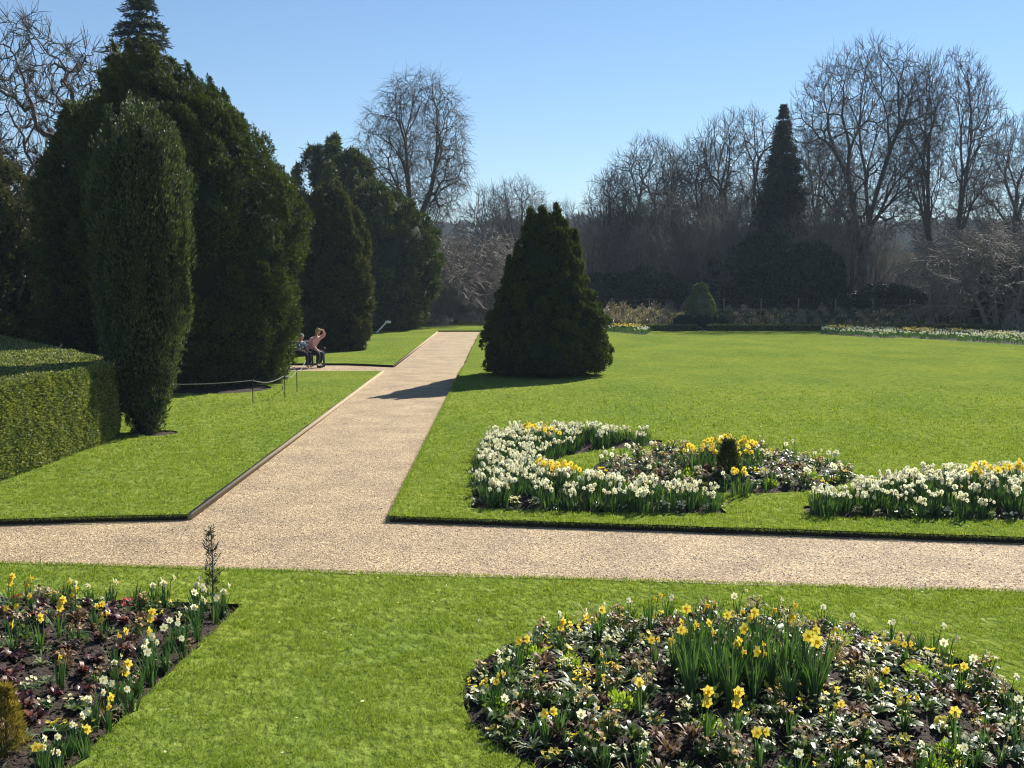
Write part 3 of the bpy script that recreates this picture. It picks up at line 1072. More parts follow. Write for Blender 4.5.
def crown_mesh(seed, H, fork, R_, n, rt=0.014, power=0.44, shell=0.35, droop=0.0, twig=0.7, ntw=4, wide_at=0.5, stems=1, twig_mat='twig', bark='bark', squash=1.0, wob=0.055, low=0.0):
    """a bare tree whose limbs divide again and again to fill an egg-shaped crown evenly"""
    rd = np.random.default_rng(seed)
    tb, cb = MB(), MB()
    # tips
    pts = []
    while len(pts) < n:
        u = rd.uniform(-1, 1, 3)
        q = np.linalg.norm(u)
        if q > 1 or (q < 0.9 and rd.random() > shell + q * 0.5):
            continue
        z = u[2]
        zc = fork * (1 - low) + (H - fork * (1 - low)) * (z * 0.5 + 0.5)
        f = (z * 0.5 + 0.5)
        bulge = 1.0 if f > wide_at else 0.75 + 0.25 * f / wide_at
        lump = 1 + 0.10 * math.sin(math.atan2(u[1], u[0]) * 3 + seed) * math.cos(z * 3 + seed)
        pts.append((u[0] * R_ * bulge * lump, u[1] * R_ * bulge * lump, zc))
    pts = np.array(pts)
    tot = len(pts)

    def bez(p, c, q, k):
        t = np.linspace(0, 1, k + 1)[:, None]
        return (1 - t) ** 2 * p + 2 * t * (1 - t) * c + t ** 2 * q

    stack = []
    for sidx in range(stems):
        a = sidx * 2 * PI / stems + seed
        sel = np.arange(tot) if stems == 1 else np.where(((np.arctan2(pts[:, 1], pts[:, 0]) - a) % (2 * PI)) < 2 * PI / stems)[0]
        if len(sel) < 2:
            continue
        off = np.array([math.cos(a + 1), math.sin(a + 1), 0]) * (0.3 if stems > 1 else 0)
        stack.append((sel, off + np.array([0, 0, -0.4]), np.array([0.0, 0.0, 1.0]), True))
    while stack:
        idx, p, d, trunk = stack.pop()
        m = len(idx)
        r = rt * m ** power
        c = pts[idx].mean(0)
        if m == 1:
            q = c
            L = np.linalg.norm(q - p) + 1e-6
            ctrl = p + d * L * 0.3
            P = bez(p, ctrl, q, 3)
            P[1:3] += rd.normal(size=(2, 3)) * L * 0.02
            tube(cb, P, [r, r, r * 0.9, r * 0.7], 3, 0, False)
            dd = unit(q - ctrl)
            for w in range(ntw):
                t = rd.uniform(0.3, 1.0)
                b = p + (q - p) * t
                td = unit(dd + rd.normal(size=3) * 0.42 + np.array([0, 0, 0.3 - droop]))
                tl = twig * rd.uniform(0.5, 1.2)
                mid = b + td * tl * 0.5
                end = mid + unit(td + np.array([0, 0, -droop]) + rd.normal(size=3) * 0.2) * tl * 0.5
                tube(cb, [b, mid, end], [r * 0.75, r * 0.65, r * 0.45], 3, 0, False)
            continue
        if trunk:
            q = np.array([c[0] * 0.08, c[1] * 0.08, fork * rd.uniform(0.9, 1.1)])
            if stems > 1:
                q[:2] = p[:2] + c[:2] * 0.25
        else:
            fr = 0.22 + 0.30 * rd.random() if m > 12 else 0.35 + 0.25 * rd.random()
            q = p + (c - p) * fr + d * np.linalg.norm(c - p) * 0.05
        L = np.linalg.norm(q - p) + 1e-6
        ctrl = p + d * L * 0.4 + rd.normal(size=3) * L * wob * 0.4
        k = 6 if trunk else (4 if m > 30 else 3)
        P = bez(p, ctrl, q, k)
        P[1:-1] += rd.normal(size=(k - 1, 3)) * L * wob * 0.12
        rad = np.linspace(r * (1.5 if trunk else 1.05), r * 0.94, k + 1)
        if trunk:
            rad[0] *= 1.3
        tube(tb if m > tot * 0.03 else cb, P, rad, 9 if trunk else (6 if m > 60 else (4 if m > 8 else 3)), 0, False)
        nd = unit(q - ctrl)
        # split the tips across their widest direction as seen from the fork
        V = pts[idx] - q
        U = unit(V)
        U = U - U.mean(0)
        ax = np.linalg.svd(U, full_matrices=False)[2][0]
        pr = U @ ax + rd.normal(size=m) * 0.04
        cut = np.quantile(pr, rd.uniform(0.3, 0.7))
        A, B = idx[pr <= cut], idx[pr > cut]
        if m > 400 and rd.random() < 0.7 and len(B) > 4:
            pr2 = (pts[B] - q)[:, 2]
            c2 = np.median(pr2)
            parts = [A, B[pr2 <= c2], B[pr2 > c2]]
        else:
            parts = [A, B]
        for g in parts:
            if len(g):
                gd = unit(pts[g].mean(0) - q)
                stack.append((g, q, unit(nd * 0.42 + gd * 0.75 + np.array([0, 0, 0.06])), False))
    return tb.mesh('trunk', bark, True), cb.mesh('twig_crown', twig_mat)


BARE = {}
BARE['tall'] = crown_mesh(3, 19, 6.5, 4.6, 1500, rt=0.013, droop=0.55, twig=1.3, ntw=5, low=0.1, wide_at=0.45)
BARE['beech'] = crown_mesh(8, 20, 4.5, 6.0, 2600, rt=0.012, twig=0.9, ntw=5, wide_at=0.65)
BARE['beech2'] = crown_mesh(15, 20, 4.0, 5.0, 2200, rt=0.012, twig=0.9, ntw=5, wide_at=0.65, stems=2)
BARE['ash'] = crown_mesh(21, 15, 4.0, 4.2, 1600, rt=0.0125, twig=0.9, ntw=4, wide_at=0.6)
BARE['ash2'] = crown_mesh(27, 15, 3.0, 3.8, 1500, rt=0.0125, twig=0.9, ntw=4, wide_at=0.65)
BARE['thicket'] = crown_mesh(33, 9, 0.8, 3.4, 1000, rt=0.012, twig=0.8, ntw=4, wide_at=0.5, stems=4, shell=0.6, twig_mat='twig_thicket')
BARE['thicket2'] = crown_mesh(39, 9, 0.8, 3.2, 900, rt=0.012, twig=0.8, ntw=4, wide_at=0.5, stems=3, shell=0.6, twig_mat='twig_thicket')
BARE['pollard'] = crown_mesh(44, 11, 3.4, 4.4, 560, rt=0.015, power=0.5, twig=0.75, ntw=9, wide_at=0.4, wob=0.75, shell=0.5, low=0.1)
BARE['weeping'] = bare_mesh(52, 6, 0.11, dict(n=[12, 12, 10], ang=[0.9, 0.6, 0.6], lr=[0.85, 0.5, 0.5], trop=[0.02, -0.10, -0.12, -0.12], tmin=[0.2, 0.15, 0.1], h0=0.7, rmin=0.013, stems=3, stem_spread=0.4, bark='bark_pale'), 'twig_tan')


def bare_tree(kind, px, topy, Y, Hm, label, name='bare_tree', cat='tree', rz=0, group=None, wide=1.0, base_z=None):
    """kind: mesh built at height Hm; scaled so its top stands where it belongs"""
    p = W(px, topy, Y)
    bz = float(terrain_h(p.x, Y)) if base_z is None else base_z
    me0, me1 = BARE[kind]
    zz = np.empty(len(me1.vertices) * 3, np.float32)
    me1.vertices.foreach_get('co', zz)
    zz = zz.reshape(-1, 3)
    top = np.percentile(zz[:, 2], 99.9)
    s = (p.z - bz) / top
    t = thing(name, label, cat, (p.x, Y, bz), rz, group)
    t.scale = (s * wide, s * wide, s)
    link('trunk', me0, t)
    link('crown', me1, t)
    return t


GW = 'bare trees of the wood beyond the lawn'
bare_tree('tall', 416, 70, 88, 19, 'tall bare tree with fine drooping twigs, rising alone above the far yews', rz=0.6, wide=0.95)
bare_tree('pollard', 40, 10, 48, 11, 'gnarled bare tree with thick crooked limbs against the sky', rz=1.0, name='gnarled_tree', wide=0.85)
bare_tree('beech', 868, 40, 92, 20, 'tallest spreading bare tree of the wood, between the fir and its two-stemmed neighbour', rz=0.4, group=GW, wide=0.92)
bare_tree('beech2', 950, 50, 90, 20, 'tall two-stemmed bare tree right of the tallest spreading one', rz=2.1, group=GW, wide=0.9)
bare_tree('ash', 1022, 112, 100, 15, 'slender bare tree at the right rim, behind the pale twiggy bush', rz=1.3, group=GW, wide=0.8)
bare_tree('ash', 742, 108, 100, 15, 'round-headed bare tree just left of the dark fir', rz=0.2, group=GW, wide=0.95)
bare_tree('ash2', 694, 138, 98, 15, 'bare tree standing between the round-headed tree and the ragged one', rz=0.9, group=GW, wide=1.0)
bare_tree('ash', 650, 134, 95, 15, 'ragged bare tree above the left end of the rose border', rz=2.4, group=GW, wide=0.9)
bare_tree('ash2', 615, 165, 92, 15, 'shorter bare tree directly right of the lawn yew top', rz=3.6, group=GW, wide=0.9)
bare_tree('ash2', 822, 125, 108, 15, 'bare tree right behind the dark fir', rz=4.1, group=GW, wide=0.8)
bare_tree('ash2', 518, 176, 104, 15, 'bare tree with open branches, behind the lawn yew and left of its top', rz=5.0, group=GW, wide=0.9)
bare_tree('ash', 490, 184, 122, 15, 'bare tree above the end of the path, nearest the tall lone one', rz=1.9, group=GW, wide=0.75)
bare_tree('ash', 562, 200, 118, 15, 'thin bare tree showing just over the lawn yew', rz=0.1, group=GW, wide=0.8)

GT = 'bare thickets under the wood'
spots = [(600, 215, 90), (632, 195, 92), (664, 186, 90), (697, 186, 94), (724, 196, 90), (750, 180, 96), (806, 200, 92), (840, 196, 90), (864, 225, 92), (895, 240, 94), (928, 240, 98), (966, 240, 100), (650, 222, 86), (712, 215, 87),
         (580, 232, 96), (508, 256, 100), (544, 240, 100), (470, 262, 100), (780, 190, 100)]
tl = ['left of the ragged tree', 'below the ragged tree', 'right of the ragged tree', 'below the in-between tree', 'behind the ivy mound', 'left of the dark fir', 'right of the dark fir', 'left of the tallest tree', 'below the tallest tree',
      'between the two tallest trees', 'below the two-stemmed tree', 'right of the two-stemmed tree', 'above the left end of the rose border', 'just left behind the ivy mound', 'right behind the lawn yew', 'beyond the end of the path',
      'behind the lawn yew top', 'left of the path end trees', 'behind the dark fir']
for i, (px, ty, Y) in enumerate(spots):
    bare_tree(('thicket', 'thicket2')[i % 2], px, ty, Y, 9, 'tangled bare thicket ' + tl[i], name='bare_thicket', cat='shrub', rz=i * 1.7, group=GT, wide=0.85)
GE = 'evergreen shrubs under the wood'
lspots = [(606, 275, 86, 'behind the left end of the rose border'), (650, 268, 86, 'left behind the ivy mound'), (735, 250, 88, 'right behind the ivy mound'), (768, 235, 88, 'at the foot of the fir'),
          (812, 245, 88, 'right of the fir'), (885, 285, 84, 'right below the tallest tree'), (986, 262, 84, 'behind the pale twiggy bush')]
lproto = None
for i, (px, ty, Y, w) in enumerate(lspots):
    p = W(px, ty, Y)
    if lproto is None:
        lproto = evergreen('laurel_bush', 'dark glossy evergreen bush ' + w, 'shrub', (p.x, Y, -0.1), 5.0, 2.9, 2.4, [(0, 0.8), (0.2, 0.97), (0.45, 1.0), (0.7, 0.82), (0.88, 0.5), (1, 0.1)],
                           130, 0.6, 16000, 0.26, 'laurel', k=4, up=0.3, wl=0.45, fan=0.9, group=GE)
        lk = [c for c in lproto.children]
        lproto.scale = (1, 1, (p.z + 0.1) / 5.0)
    else:
        s = (p.z + 0.1) / 5.0
        copy_tree(lproto, lk, (p.x, Y, -0.1), i * 1.1, (1, 1, s), 'dark glossy evergreen bush ' + w, GE)

# pale weeping shrubs beyond the path end
GWp = 'pale arching shrubs beyond the path'
for i, (px, ty, Y, w) in enumerate([(452, 225, 84, 'left, against the last yew'), (438, 262, 80, 'low against the last yew'), (478, 262, 86, 'beyond the path end')]):
    bare_tree('weeping', px, ty, Y, 6, 'pale arching twiggy shrub ' + w, name='twiggy_shrub', cat='shrub', rz=i * 2.2, group=GWp, wide=1.2)
# large pale bush at the right rim
for i, (px, ty, Y, w) in enumerate([(1000, 222, 70, 'large pale reddish twiggy bush at the right end of the lawn'), (1040, 214, 74, 'taller twiggy bush behind the large pale one at the right rim')]):
    bare_tree('weeping', px, ty, Y, 6, w, name='twiggy_bush', cat='shrub', rz=2 + i, wide=1.25, group='pale bushes at the right end of the lawn')
p = W(1022, 262, 73)
copy_tree(lproto, lk, (p.x, 73, 0), 0.4, (0.95, 0.9, p.z / 5.0), 'dark evergreen bush filling the right rim under the pale twigs', GE)


# ------------------------------------------------------------------ clipped hedge
def make_hedge():
    A = np.array(G(-60, 497, 0.09))
    A = np.array((-7.45, 14.6))
    B = np.array((-7.22, 21.3))
    Cc = np.array((-7.5, 22.4))
    poly = [tuple(A), tuple(B), tuple(Cc), (-14.6, 33.2), (-19.5, 33.5), (-19.5, 14.6)]
    Hh = 1.46
    t = thing('clipped_hedge', 'clipped box hedge with a flat top left of the lawn', 'hedge')
    mb = MB()
    n = len(poly)
    inner = []
    cx, cy = np.mean(poly, 0)
    for p in poly:
        v = np.array((cx, cy)) - np.array(p)
        inner.append(tuple(np.array(p) + v / np.linalg.norm(v) * 0.07))
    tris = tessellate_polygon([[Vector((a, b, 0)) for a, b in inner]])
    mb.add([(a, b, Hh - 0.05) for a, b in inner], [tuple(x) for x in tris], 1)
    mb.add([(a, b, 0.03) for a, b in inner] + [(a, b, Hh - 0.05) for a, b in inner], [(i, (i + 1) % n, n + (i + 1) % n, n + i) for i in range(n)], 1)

    def wob(x, y, z):
        return 0.025 * np.sin(x * 2.1 + z * 3) * np.sin(y * 1.7) + 0.012 * np.sin(y * 5.3 + 2.1 * np.sin(z * 4.1)) + 0.012 * np.sin(y * 13 + 2 * np.sin(z * 9 + x * 5)) * np.sin(z * 11 + y * 4)
    # long face and end face
    for (a, b, dens) in ((A, B, 7500), (B, Cc, 6000), (Cc, np.array((-14.6, 33.2)), 300), (np.array((-10.5, 14.6)), A, 1500)):
        L = np.linalg.norm(b - a)
        e = (b - a) / L
        nrm = np.array((e[1], -e[0]))
        k = int(L * Hh * dens)
        s = rng.random(k) * L
        z = rng.random(k) * Hh
        p = a + e * s[:, None]
        off = wob(p[:, 0], p[:, 1], z) - 0.07 * rng.random(k) ** 2 - 0.05 * np.clip(0.12 - z, 0, 1) / 0.12
        # rounded shoulder
        off = off - 0.06 * np.clip((z - Hh + 0.12) / 0.12, 0, 1) ** 2
        P = np.column_stack([p + nrm * off[:, None], z + 0.05])
        D = np.column_stack([np.tile(nrm, (k, 1)) * 0.8, np.full(k, 0.45)]) + rng.normal(size=(k, 3)) * 0.65
        leaves(mb, P, D, rng.uniform(0.03, 0.06, k), rng.uniform(0.018, 0.03, k), 0)
    # top
    k = 260000
    x = rng.uniform(-16, -6.9, k)
    y = 14.6 + (33.2 - 14.6) * rng.random(k) ** 1.25
    m = inside(poly, x, y)
    x, y = x[m], y[m]
    k = len(x)
    z = Hh + wob(x, y, 0 * x) * 0.9 - 0.04 * rng.random(k)
    P = np.column_stack([x, y, z])
    D = rng.normal(size=(k, 3)) * 0.6 + np.array([0.1, 0, 0.8])
    sc = (y / 17) ** 0.9
    leaves(mb, P, D, rng.uniform(0.03, 0.055, k) * sc, rng.uniform(0.022, 0.034, k) * sc, 0)
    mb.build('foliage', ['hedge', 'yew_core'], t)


make_hedge()


# ------------------------------------------------------------------ small conifers in the beds
def small_conifer(name, label, x, y, z, H, r, mat, nb, leafL, slim=True):
    t = thing(name, label, 'conifer', (x, y, z))
    mb = MB()
    tube(mb, [(0, 0, -0.03), (0.01, 0, H * 0.5), (0, 0.005, H * 0.97)], [0.012, 0.008, 0.003], 5)
    mb.build('stem', 'bark', t)
    cb = MB()
    n = nb
    tt = rng.random(n) ** 0.85
    a = rng.uniform(0, 2 * PI, n)
    rr = r * ((1 - tt) ** 0.7 + 0.12) * rng.uniform(0.3, 1, n)
    P = np.stack([np.cos(a) * rr, np.sin(a) * rr, 0.02 + tt * H * 0.93], -1)
    D = np.stack([np.cos(a) * 0.7, np.sin(a) * 0.7, np.full(n, 0.9)], -1)
    sprays(cb, P, D, leafL, 0.16, 5, 0.35)
    cb.build('foliage', mat, t)
    return t


gx, gy = G(212, 604, LZ)
small_conifer('conifer_sapling', 'thin upright conifer sapling at the corner of the left flower bed', gx, gy + 0.02, 0.04, 0.76, 0.085, 'spruce', 150, 0.055)
gx, gy = G(6, 752, 0.12)
small_conifer('golden_conifer', 'small golden-brown dwarf conifer at the left rim of the near bed', gx, gy, 0.1, 0.44, 0.13, 'golden', 620, 0.05)
gx, gy = G(728, 478, 0.17)
small_conifer('dwarf_conifer', 'dark narrow dwarf conifer in the middle of the far round bed', gx, gy, 0.15, 0.58, 0.20, 'yew', 520, 0.085)


# ------------------------------------------------------------------ flowers
def strap_leaves(mb, n, h, w, spread, seed, mat=0, br=0.03):
    rg = np.random.default_rng(seed)
    for i in range(n):
        a = rg.uniform(0, 2 * PI)
        b0_ = br * math.sqrt(rg.random())
        lean = rg.uniform(0.02, spread)
        hh = h * rg.uniform(0.7, 1.1)
        t = np.linspace(0, 1, 5)
        curl = rg.uniform(0.0, 0.5) * lean
        x = b0_ + lean * t ** 1.8 * hh
        z = hh * (t - curl * t ** 3 * 0.7)
        c = np.stack([np.cos(a) * x, np.sin(a) * x, z], -1)
        sa = a + PI / 2 + rg.uniform(-0.7, 0.7)
        S = np.array([math.cos(sa), math.sin(sa), 0]) * w * 0.5
        ww = np.array([0.8, 1.0, 1.0, 0.8, 0.08])[:, None]
        V = np.vstack([c - S * ww, c + S * ww])
        mb.add(V, [(q, q + 1, 5 + q + 1, 5 + q) for q in range(4)], mat)


def daff_flower(mb, base, h, az, head, tilt=0.15, pm=1, cm=2, lean=(0, 0), doub=False):
    """stem, six petals and a trumpet"""
    top = np.array([base[0] + lean[0], base[1] + lean[1], h])
    b = np.array([base[0], base[1], 0.0])
    mid = (b + top) / 2 + np.array([lean[0] * 0.1, lean[1] * 0.1, 0])
    f = np.array([math.cos(az) * math.cos(tilt), math.sin(az) * math.cos(tilt), math.sin(tilt)])
    nk = top + np.array([0, 0, 0.012])
    tube(mb, [b, mid, top, nk + f * 0.02], [0.004, 0.0035, 0.003, 0.003], 4, 0, False)
    c = nk + f * 0.025
    u = np.cross(f, (0, 0, 1.0))
    u /= np.linalg.norm(u)
    v = np.cross(u, f)
    for q in range(6):
        a = q * PI / 3 + 0.3
        d = u * math.cos(a) + v * math.sin(a)
        s = -u * math.sin(a) + v * math.cos(a)
        V = [c, c + d * head * 0.3 + s * head * 0.22 + f * 0.003, c + d * head * 0.52 - f * 0.004 * (q % 2), c + d * head * 0.3 - s * head * 0.22 + f * 0.003]
        mb.add(V, [(0, 1, 2, 3)], pm)
    m = 7
    ring0, ring1 = [], []
    for q in range(m):
        a = q * 2 * PI / m
        d = u * math.cos(a) + v * math.sin(a)
        ring0.append(c + d * head * 0.12 + f * 0.002)
        ring1.append(c + d * head * 0.15 + f * head * 0.30)
    mb.add(ring0 + ring1, [(q, (q + 1) % m, m + (q + 1) % m, m + q) for q in range(m)], cm)
    mb.add(ring0 + [c + f * 0.004], [(q, (q + 1) % m, m) for q in range(m)], cm)


def daff_proto(kind, seed, nfl, h, head, parts=True, nleaf=14):
    """returns (name, [(part name, mesh)]) for a clump"""
    mats = {'yellow': ['daff_leaf', 'daff_yellow', 'daff_orange'], 'white': ['daff_leaf', 'daff_white', 'cup_pale'], 'pale': ['daff_leaf', 'daff_white', 'daff_yellow']}[kind]
    rg = np.random.default_rng(seed)
    out = []
    lb = MB()
    strap_leaves(lb, nleaf, h * 0.88, 0.013 if parts else 0.016, 0.45, seed, 0, 0.03 if parts else 0.15)
    if parts:
        out.append(('leaves', lb.mesh('daffodil_leaves', mats)))
    for q in range(nfl):
        fb = MB() if parts else lb
        a = rg.uniform(0, 2 * PI)
        r = rg.uniform(0.0, 0.06) if parts else rg.uniform(0, 0.13)
        daff_flower(fb, (math.cos(a) * r, math.sin(a) * r), h * rg.uniform(0.82, 1.12), rg.uniform(-2.6, 0.9), head * rg.uniform(0.85, 1.15), rg.uniform(-0.2, 0.35),
                    lean=(rg.normal() * 0.03, rg.normal() * 0.03))
        if parts:
            out.append(('flower', fb.mesh('daffodil_flower', mats)))
    if not parts:
        out.append((None, lb.mesh('daffodil', mats)))
    return out


def place_proto(name, proto, loc, rz, sc, label, cat, group):
    if proto[0][0] is None:
        o = link(name, proto[0][1], None, loc)
        o.rotation_euler = (0, 0, rz)
        o.scale = (sc, sc, sc)
        return tag(o, label, cat, group)
    t = thing(name, label, cat, loc, rz, group)
    t.scale = (sc, sc, sc)
    for nm, me in proto:
        link(nm, me, t)
    return t


NY = [daff_proto('yellow', 100 + i, 1 + i % 3, 0.31, 0.078) for i in range(6)]
NYT = [daff_proto('yellow', 130 + i, 1 + i % 2, 0.40, 0.078, nleaf=26) for i in range(4)]
NYTL = [daff_proto('yellow', 140 + i, 0, 0.42, 0.07, nleaf=26) for i in range(2)]
NW = [daff_proto('white', 160 + i, 1 + i % 3, 0.25, 0.07) for i in range(5)]
NLF = [daff_proto('white', 180 + i, 0, 0.26, 0.08, nleaf=16) for i in range(3)]
MW = [daff_proto('white', 200 + i, 13 + i % 6, 0.27, 0.060, parts=False, nleaf=64) for i in range(7)]
MY = [daff_proto('yellow', 230 + i, 6 + i % 3, 0.34, 0.08, parts=False, nleaf=56) for i in range(4)]


def rosette(mb, n, r, w, seed, mat=0, rise=0.35, z=0.0, wav=0.1):
    rg = np.random.default_rng(seed)
    for i in range(n):
        a = rg.uniform(0, 2 * PI)
        L = r * rg.uniform(0.6, 1.1)
        up = rise * rg.uniform(0.4, 1.4)
        t = np.linspace(0, 1, 4)
        x = L * t
        zz = z + L * up * np.sin(t * 2.2) + rg.uniform(-wav, wav) * L * t
        c = np.stack([np.cos(a) * x, np.sin(a) * x, zz + 0.01], -1)
        S = np.array([-math.sin(a), math.cos(a), rg.uniform(-0.5, 0.5)]) * w * 0.5
        ww = np.array([0.25, 0.9, 1.0, 0.15])[:, None]
        mb.add(np.vstack([c - S * ww, c + S * ww]), [(q, q + 1, 5 + q, 4 + q) for q in range(3)], mat)


def blossoms(mb, n, R_, z, size, seed, mat=1, zj=0.02, stem_mat=0):
    rg = np.random.default_rng(seed)
    for i in range(n):
        a = rg.uniform(0, 2 * PI)
        r = R_ * math.sqrt(rg.random())
        c = np.array([math.cos(a) * r, math.sin(a) * r, z + rg.normal() * zj])
        tube(mb, [(c[0] * 0.4, c[1] * 0.4, 0.0), c], [0.002, 0.002], 3, stem_mat, False)
        nn = unit(np.array([rg.normal() * 0.5, -0.5 + rg.normal() * 0.5, 0.8]))
        u = unit(np.cross(nn, (1, 0, 0.01)))
        v = np.cross(nn, u)
        k = 5
        for q in range(k):
            b = q * 2 * PI / k
            d = u * math.cos(b) + v * math.sin(b)
            s = v * math.cos(b) - u * math.sin(b)
            mb.add([c, c + d * size * 0.35 + s * size * 0.26, c + d * size * 0.55 + nn * size * 0.1, c + d * size * 0.35 - s * size * 0.26], [(0, 1, 2, 3)], mat)


def two_part(name, f_leaf, f_flower, mats_leaf, mats_flower, flower_name='flower_head'):
    a = MB()
    f_leaf(a)
    out = [('leaves', a.mesh(name + '_leaves', mats_leaf))]
    if f_flower:
        b = MB()
        f_flower(b)
        out.append((flower_name, b.mesh(name + '_flowers', mats_flower)))
    return out


def single(proto_pairs, name):
    """the same plant for farther away, as one mesh"""
    return proto_pairs


def mound(mb, n, r, h, L, w, seed, mat=0):
    rg = np.random.default_rng(seed)
    d = unit(rg.normal(size=(n, 3)))
    d[:, 2] = np.abs(d[:, 2])
    P = d * np.array([r, r, h]) * rg.uniform(0.5, 1, (n, 1))
    leaves(mb, P, d * 0.7 + rg.normal(size=(n, 3)) * 0.5 + np.array([0, 0, 0.5]), rg.uniform(0.6, 1.1, n) * L, w, mat)


PL = {}
PL['primrose'] = [two_part('primrose', lambda b, s=s: rosette(b, 16, 0.11, 0.045, s), lambda b, s=s: blossoms(b, 9, 0.07, 0.085, 0.032, s, 1), ['prim_leaf'], ['prim_leaf', 'cream']) for s in (1, 2, 3)]
PL['yellow_primrose'] = [two_part('primrose', lambda b, s=s: rosette(b, 16, 0.11, 0.045, s), lambda b, s=s: blossoms(b, 10, 0.07, 0.09, 0.034, s, 1), ['prim_leaf'], ['prim_leaf', 'daff_yellow']) for s in (4, 5)]
PL['wallflower'] = [two_part('wallflower', lambda b, s=s: (rosette(b, 22, 0.12, 0.03, s, rise=0.8), mound(b, 30, 0.09, 0.12, 0.07, 0.018, s)), lambda b, s=s: (blossoms(b, 16, 0.075, 0.15, 0.03, s, 1, 0.025), blossoms(b, 6, 0.06, 0.14, 0.03, s + 50, 2)), ['prim_leaf'], ['prim_leaf', 'peach', 'brown_leaf']) for s in (6, 7, 8)]
PL['bellis'] = [two_part('bellis', lambda b, s=s: rosette(b, 14, 0.09, 0.035, s), lambda b, s=s: (blossoms(b, 14, 0.06, 0.12, 0.028, s, 1, 0.018), blossoms(b, 10, 0.05, 0.13, 0.028, s + 9, 1, 0.014)), ['silver'], ['prim_leaf', 'cream']) for s in (9, 10)]
PL['lime_plant'] = [two_part('lime', lambda b, s=s: (mound(b, 170, 0.12, 0.13, 0.045, 0.022, s), rosette(b, 10, 0.12, 0.03, s)), None, ['lime'], []) for s in (11, 12)]
PL['heuchera'] = [two_part('heuchera', lambda b, s=s: (rosette(b, 26, 0.11, 0.042, s, rise=0.8, wav=0.35), rosette(b, 18, 0.075, 0.036, s + 4, rise=1.3)), None, ['heuchera'], []) for s in (13, 14, 15)]
PL['silver_plant'] = [two_part('silver', lambda b, s=s: (rosette(b, 18, 0.15, 0.016, s, rise=0.35, wav=0.3), rosette(b, 9, 0.10, 0.024, s + 2, rise=0.5)), None, ['silver'], []) for s in (16, 17, 18)]
PL['straw_tuft'] = [two_part('straw', lambda b, s=s: (rosette(b, 46, 0.13, 0.007, s, rise=1.0, wav=0.3), mound(b, 50, 0.08, 0.08, 0.09, 0.007, s)), None, ['straw'], []) for s in (19, 20)]
PL['bronze_plant'] = [two_part('bronze', lambda b, s=s: (rosette(b, 22, 0.11, 0.03, s, rise=0.7, wav=0.3), mound(b, 40, 0.08, 0.1, 0.05, 0.02, s)), None, ['brown_leaf'], []) for s in (21, 22)]
PL['leafy_plant'] = [two_part('leafy', lambda b, s=s: (rosette(b, 20, 0.12, 0.032, s, rise=0.8, wav=0.3), mound(b, 40, 0.09, 0.12, 0.06, 0.018, s)), None, ['prim_leaf'], []) for s in (23, 24, 25)]
PL['red_primula'] = [two_part('redprim', lambda b, s=s: rosette(b, 14, 0.1, 0.04, s), lambda b, s=s: blossoms(b, 14, 0.06, 0.10, 0.034, s, 1), ['prim_leaf'], ['prim_leaf', 'red_flower']) for s in (26,)]
DESC = {
    'primrose': ('primrose', 'low primrose with small cream flowers', 'primrose'),
    'yellow_primrose': ('primrose', 'low primrose with small yellow flowers', 'primrose'),
    'wallflower': ('wallflower', 'faded peach and buff wallflower', 'wallflower'),
    'bellis': ('daisy_plant', 'daisy plant with cream pompom flowers', 'daisy'),
    'lime_plant': ('lime_leaved_plant', 'bright lime-green leafy mound', 'bedding plant'),
    'heuchera': ('red_leaved_plant', 'dark red leafy rosette', 'bedding plant'),
    'silver_plant': ('silvery_plant', 'silvery-green plant with flopping leaves', 'bedding plant'),
    'straw_tuft': ('straw_tuft', 'straw-coloured grassy tuft', 'bedding plant'),
    'bronze_plant': ('bronze_plant', 'small bronze-brown leafy plant', 'bedding plant'),
    'leafy_plant': ('leafy_plant', 'small mid-green leafy plant', 'bedding plant'),
    'red_primula': ('primula', 'primula with deep red flowers', 'primula'),
}
# one-mesh versions for the round bed farther off (too small to show parts)
PLF = {}
for key, protos in PL.items():
    PLF[key] = []
    for pr in protos:
        mb = MB()
        mats = []
        for nm, me in pr:
            nv = len(me.vertices)
            co = np.empty(nv * 3, np.float32)
            me.vertices.foreach_get('co', co)
            off = len(mats)
            mats += [m for m in me.materials]
            f4 = [tuple(p.vertices) for p in me.polygons if len(p.vertices) == 4]
            m4 = [p.material_index + off for p in me.polygons if len(p.vertices) == 4]
            mb.V.append(co.reshape(-1, 3))
            if f4:
                mb.F4.append(np.array(f4) + mb.n)
                mb.m4.append(np.array(m4))
            mb.n += nv
        PLF[key].append([(None, mb.mesh('bedding_plant', mats))])


def where(bed_name, c, r, x, y):
    """plain words for a sector of a bed"""
    dx, dy = (x - c[0]) / r, (y - c[1]) / r
    q = math.hypot(dx, dy)
    if q < 0.35:
        return 'at the middle of ' + bed_name
    side = ('right-hand ' if dx > 0.35 else 'left-hand ' if dx < -0.35 else '')
    depth = ('far ' if dy > 0.3 else 'near ' if dy < -0.3 else '')
    return 'by the ' + (depth + side + ('rim' if q > 0.75 else 'part')).strip() + ' of ' + bed_name


def scatter(poly, spacing, n_try, margin=0.08, ymin=None, box_=None):
    P = np.array(poly)
    lo, hi = P.min(0), P.max(0)
    pts = []
    for _ in range(n_try):
        x = random.uniform(lo[0], hi[0])
        y = random.uniform(lo[1], hi[1])
        if ymin and y < ymin:
            continue
        if any((x - a) ** 2 + (y - b) ** 2 < spacing * spacing for a, b in pts):
            continue
        pts.append((x, y))
    X = np.array([p[0] for p in pts])
    Y = np.array([p[1] for p in pts])
    k = inside(poly, X, Y) & (dist_poly(poly, X, Y) > margin)
    return [(float(a), float(b)) for a, b in zip(X[k], Y[k])]


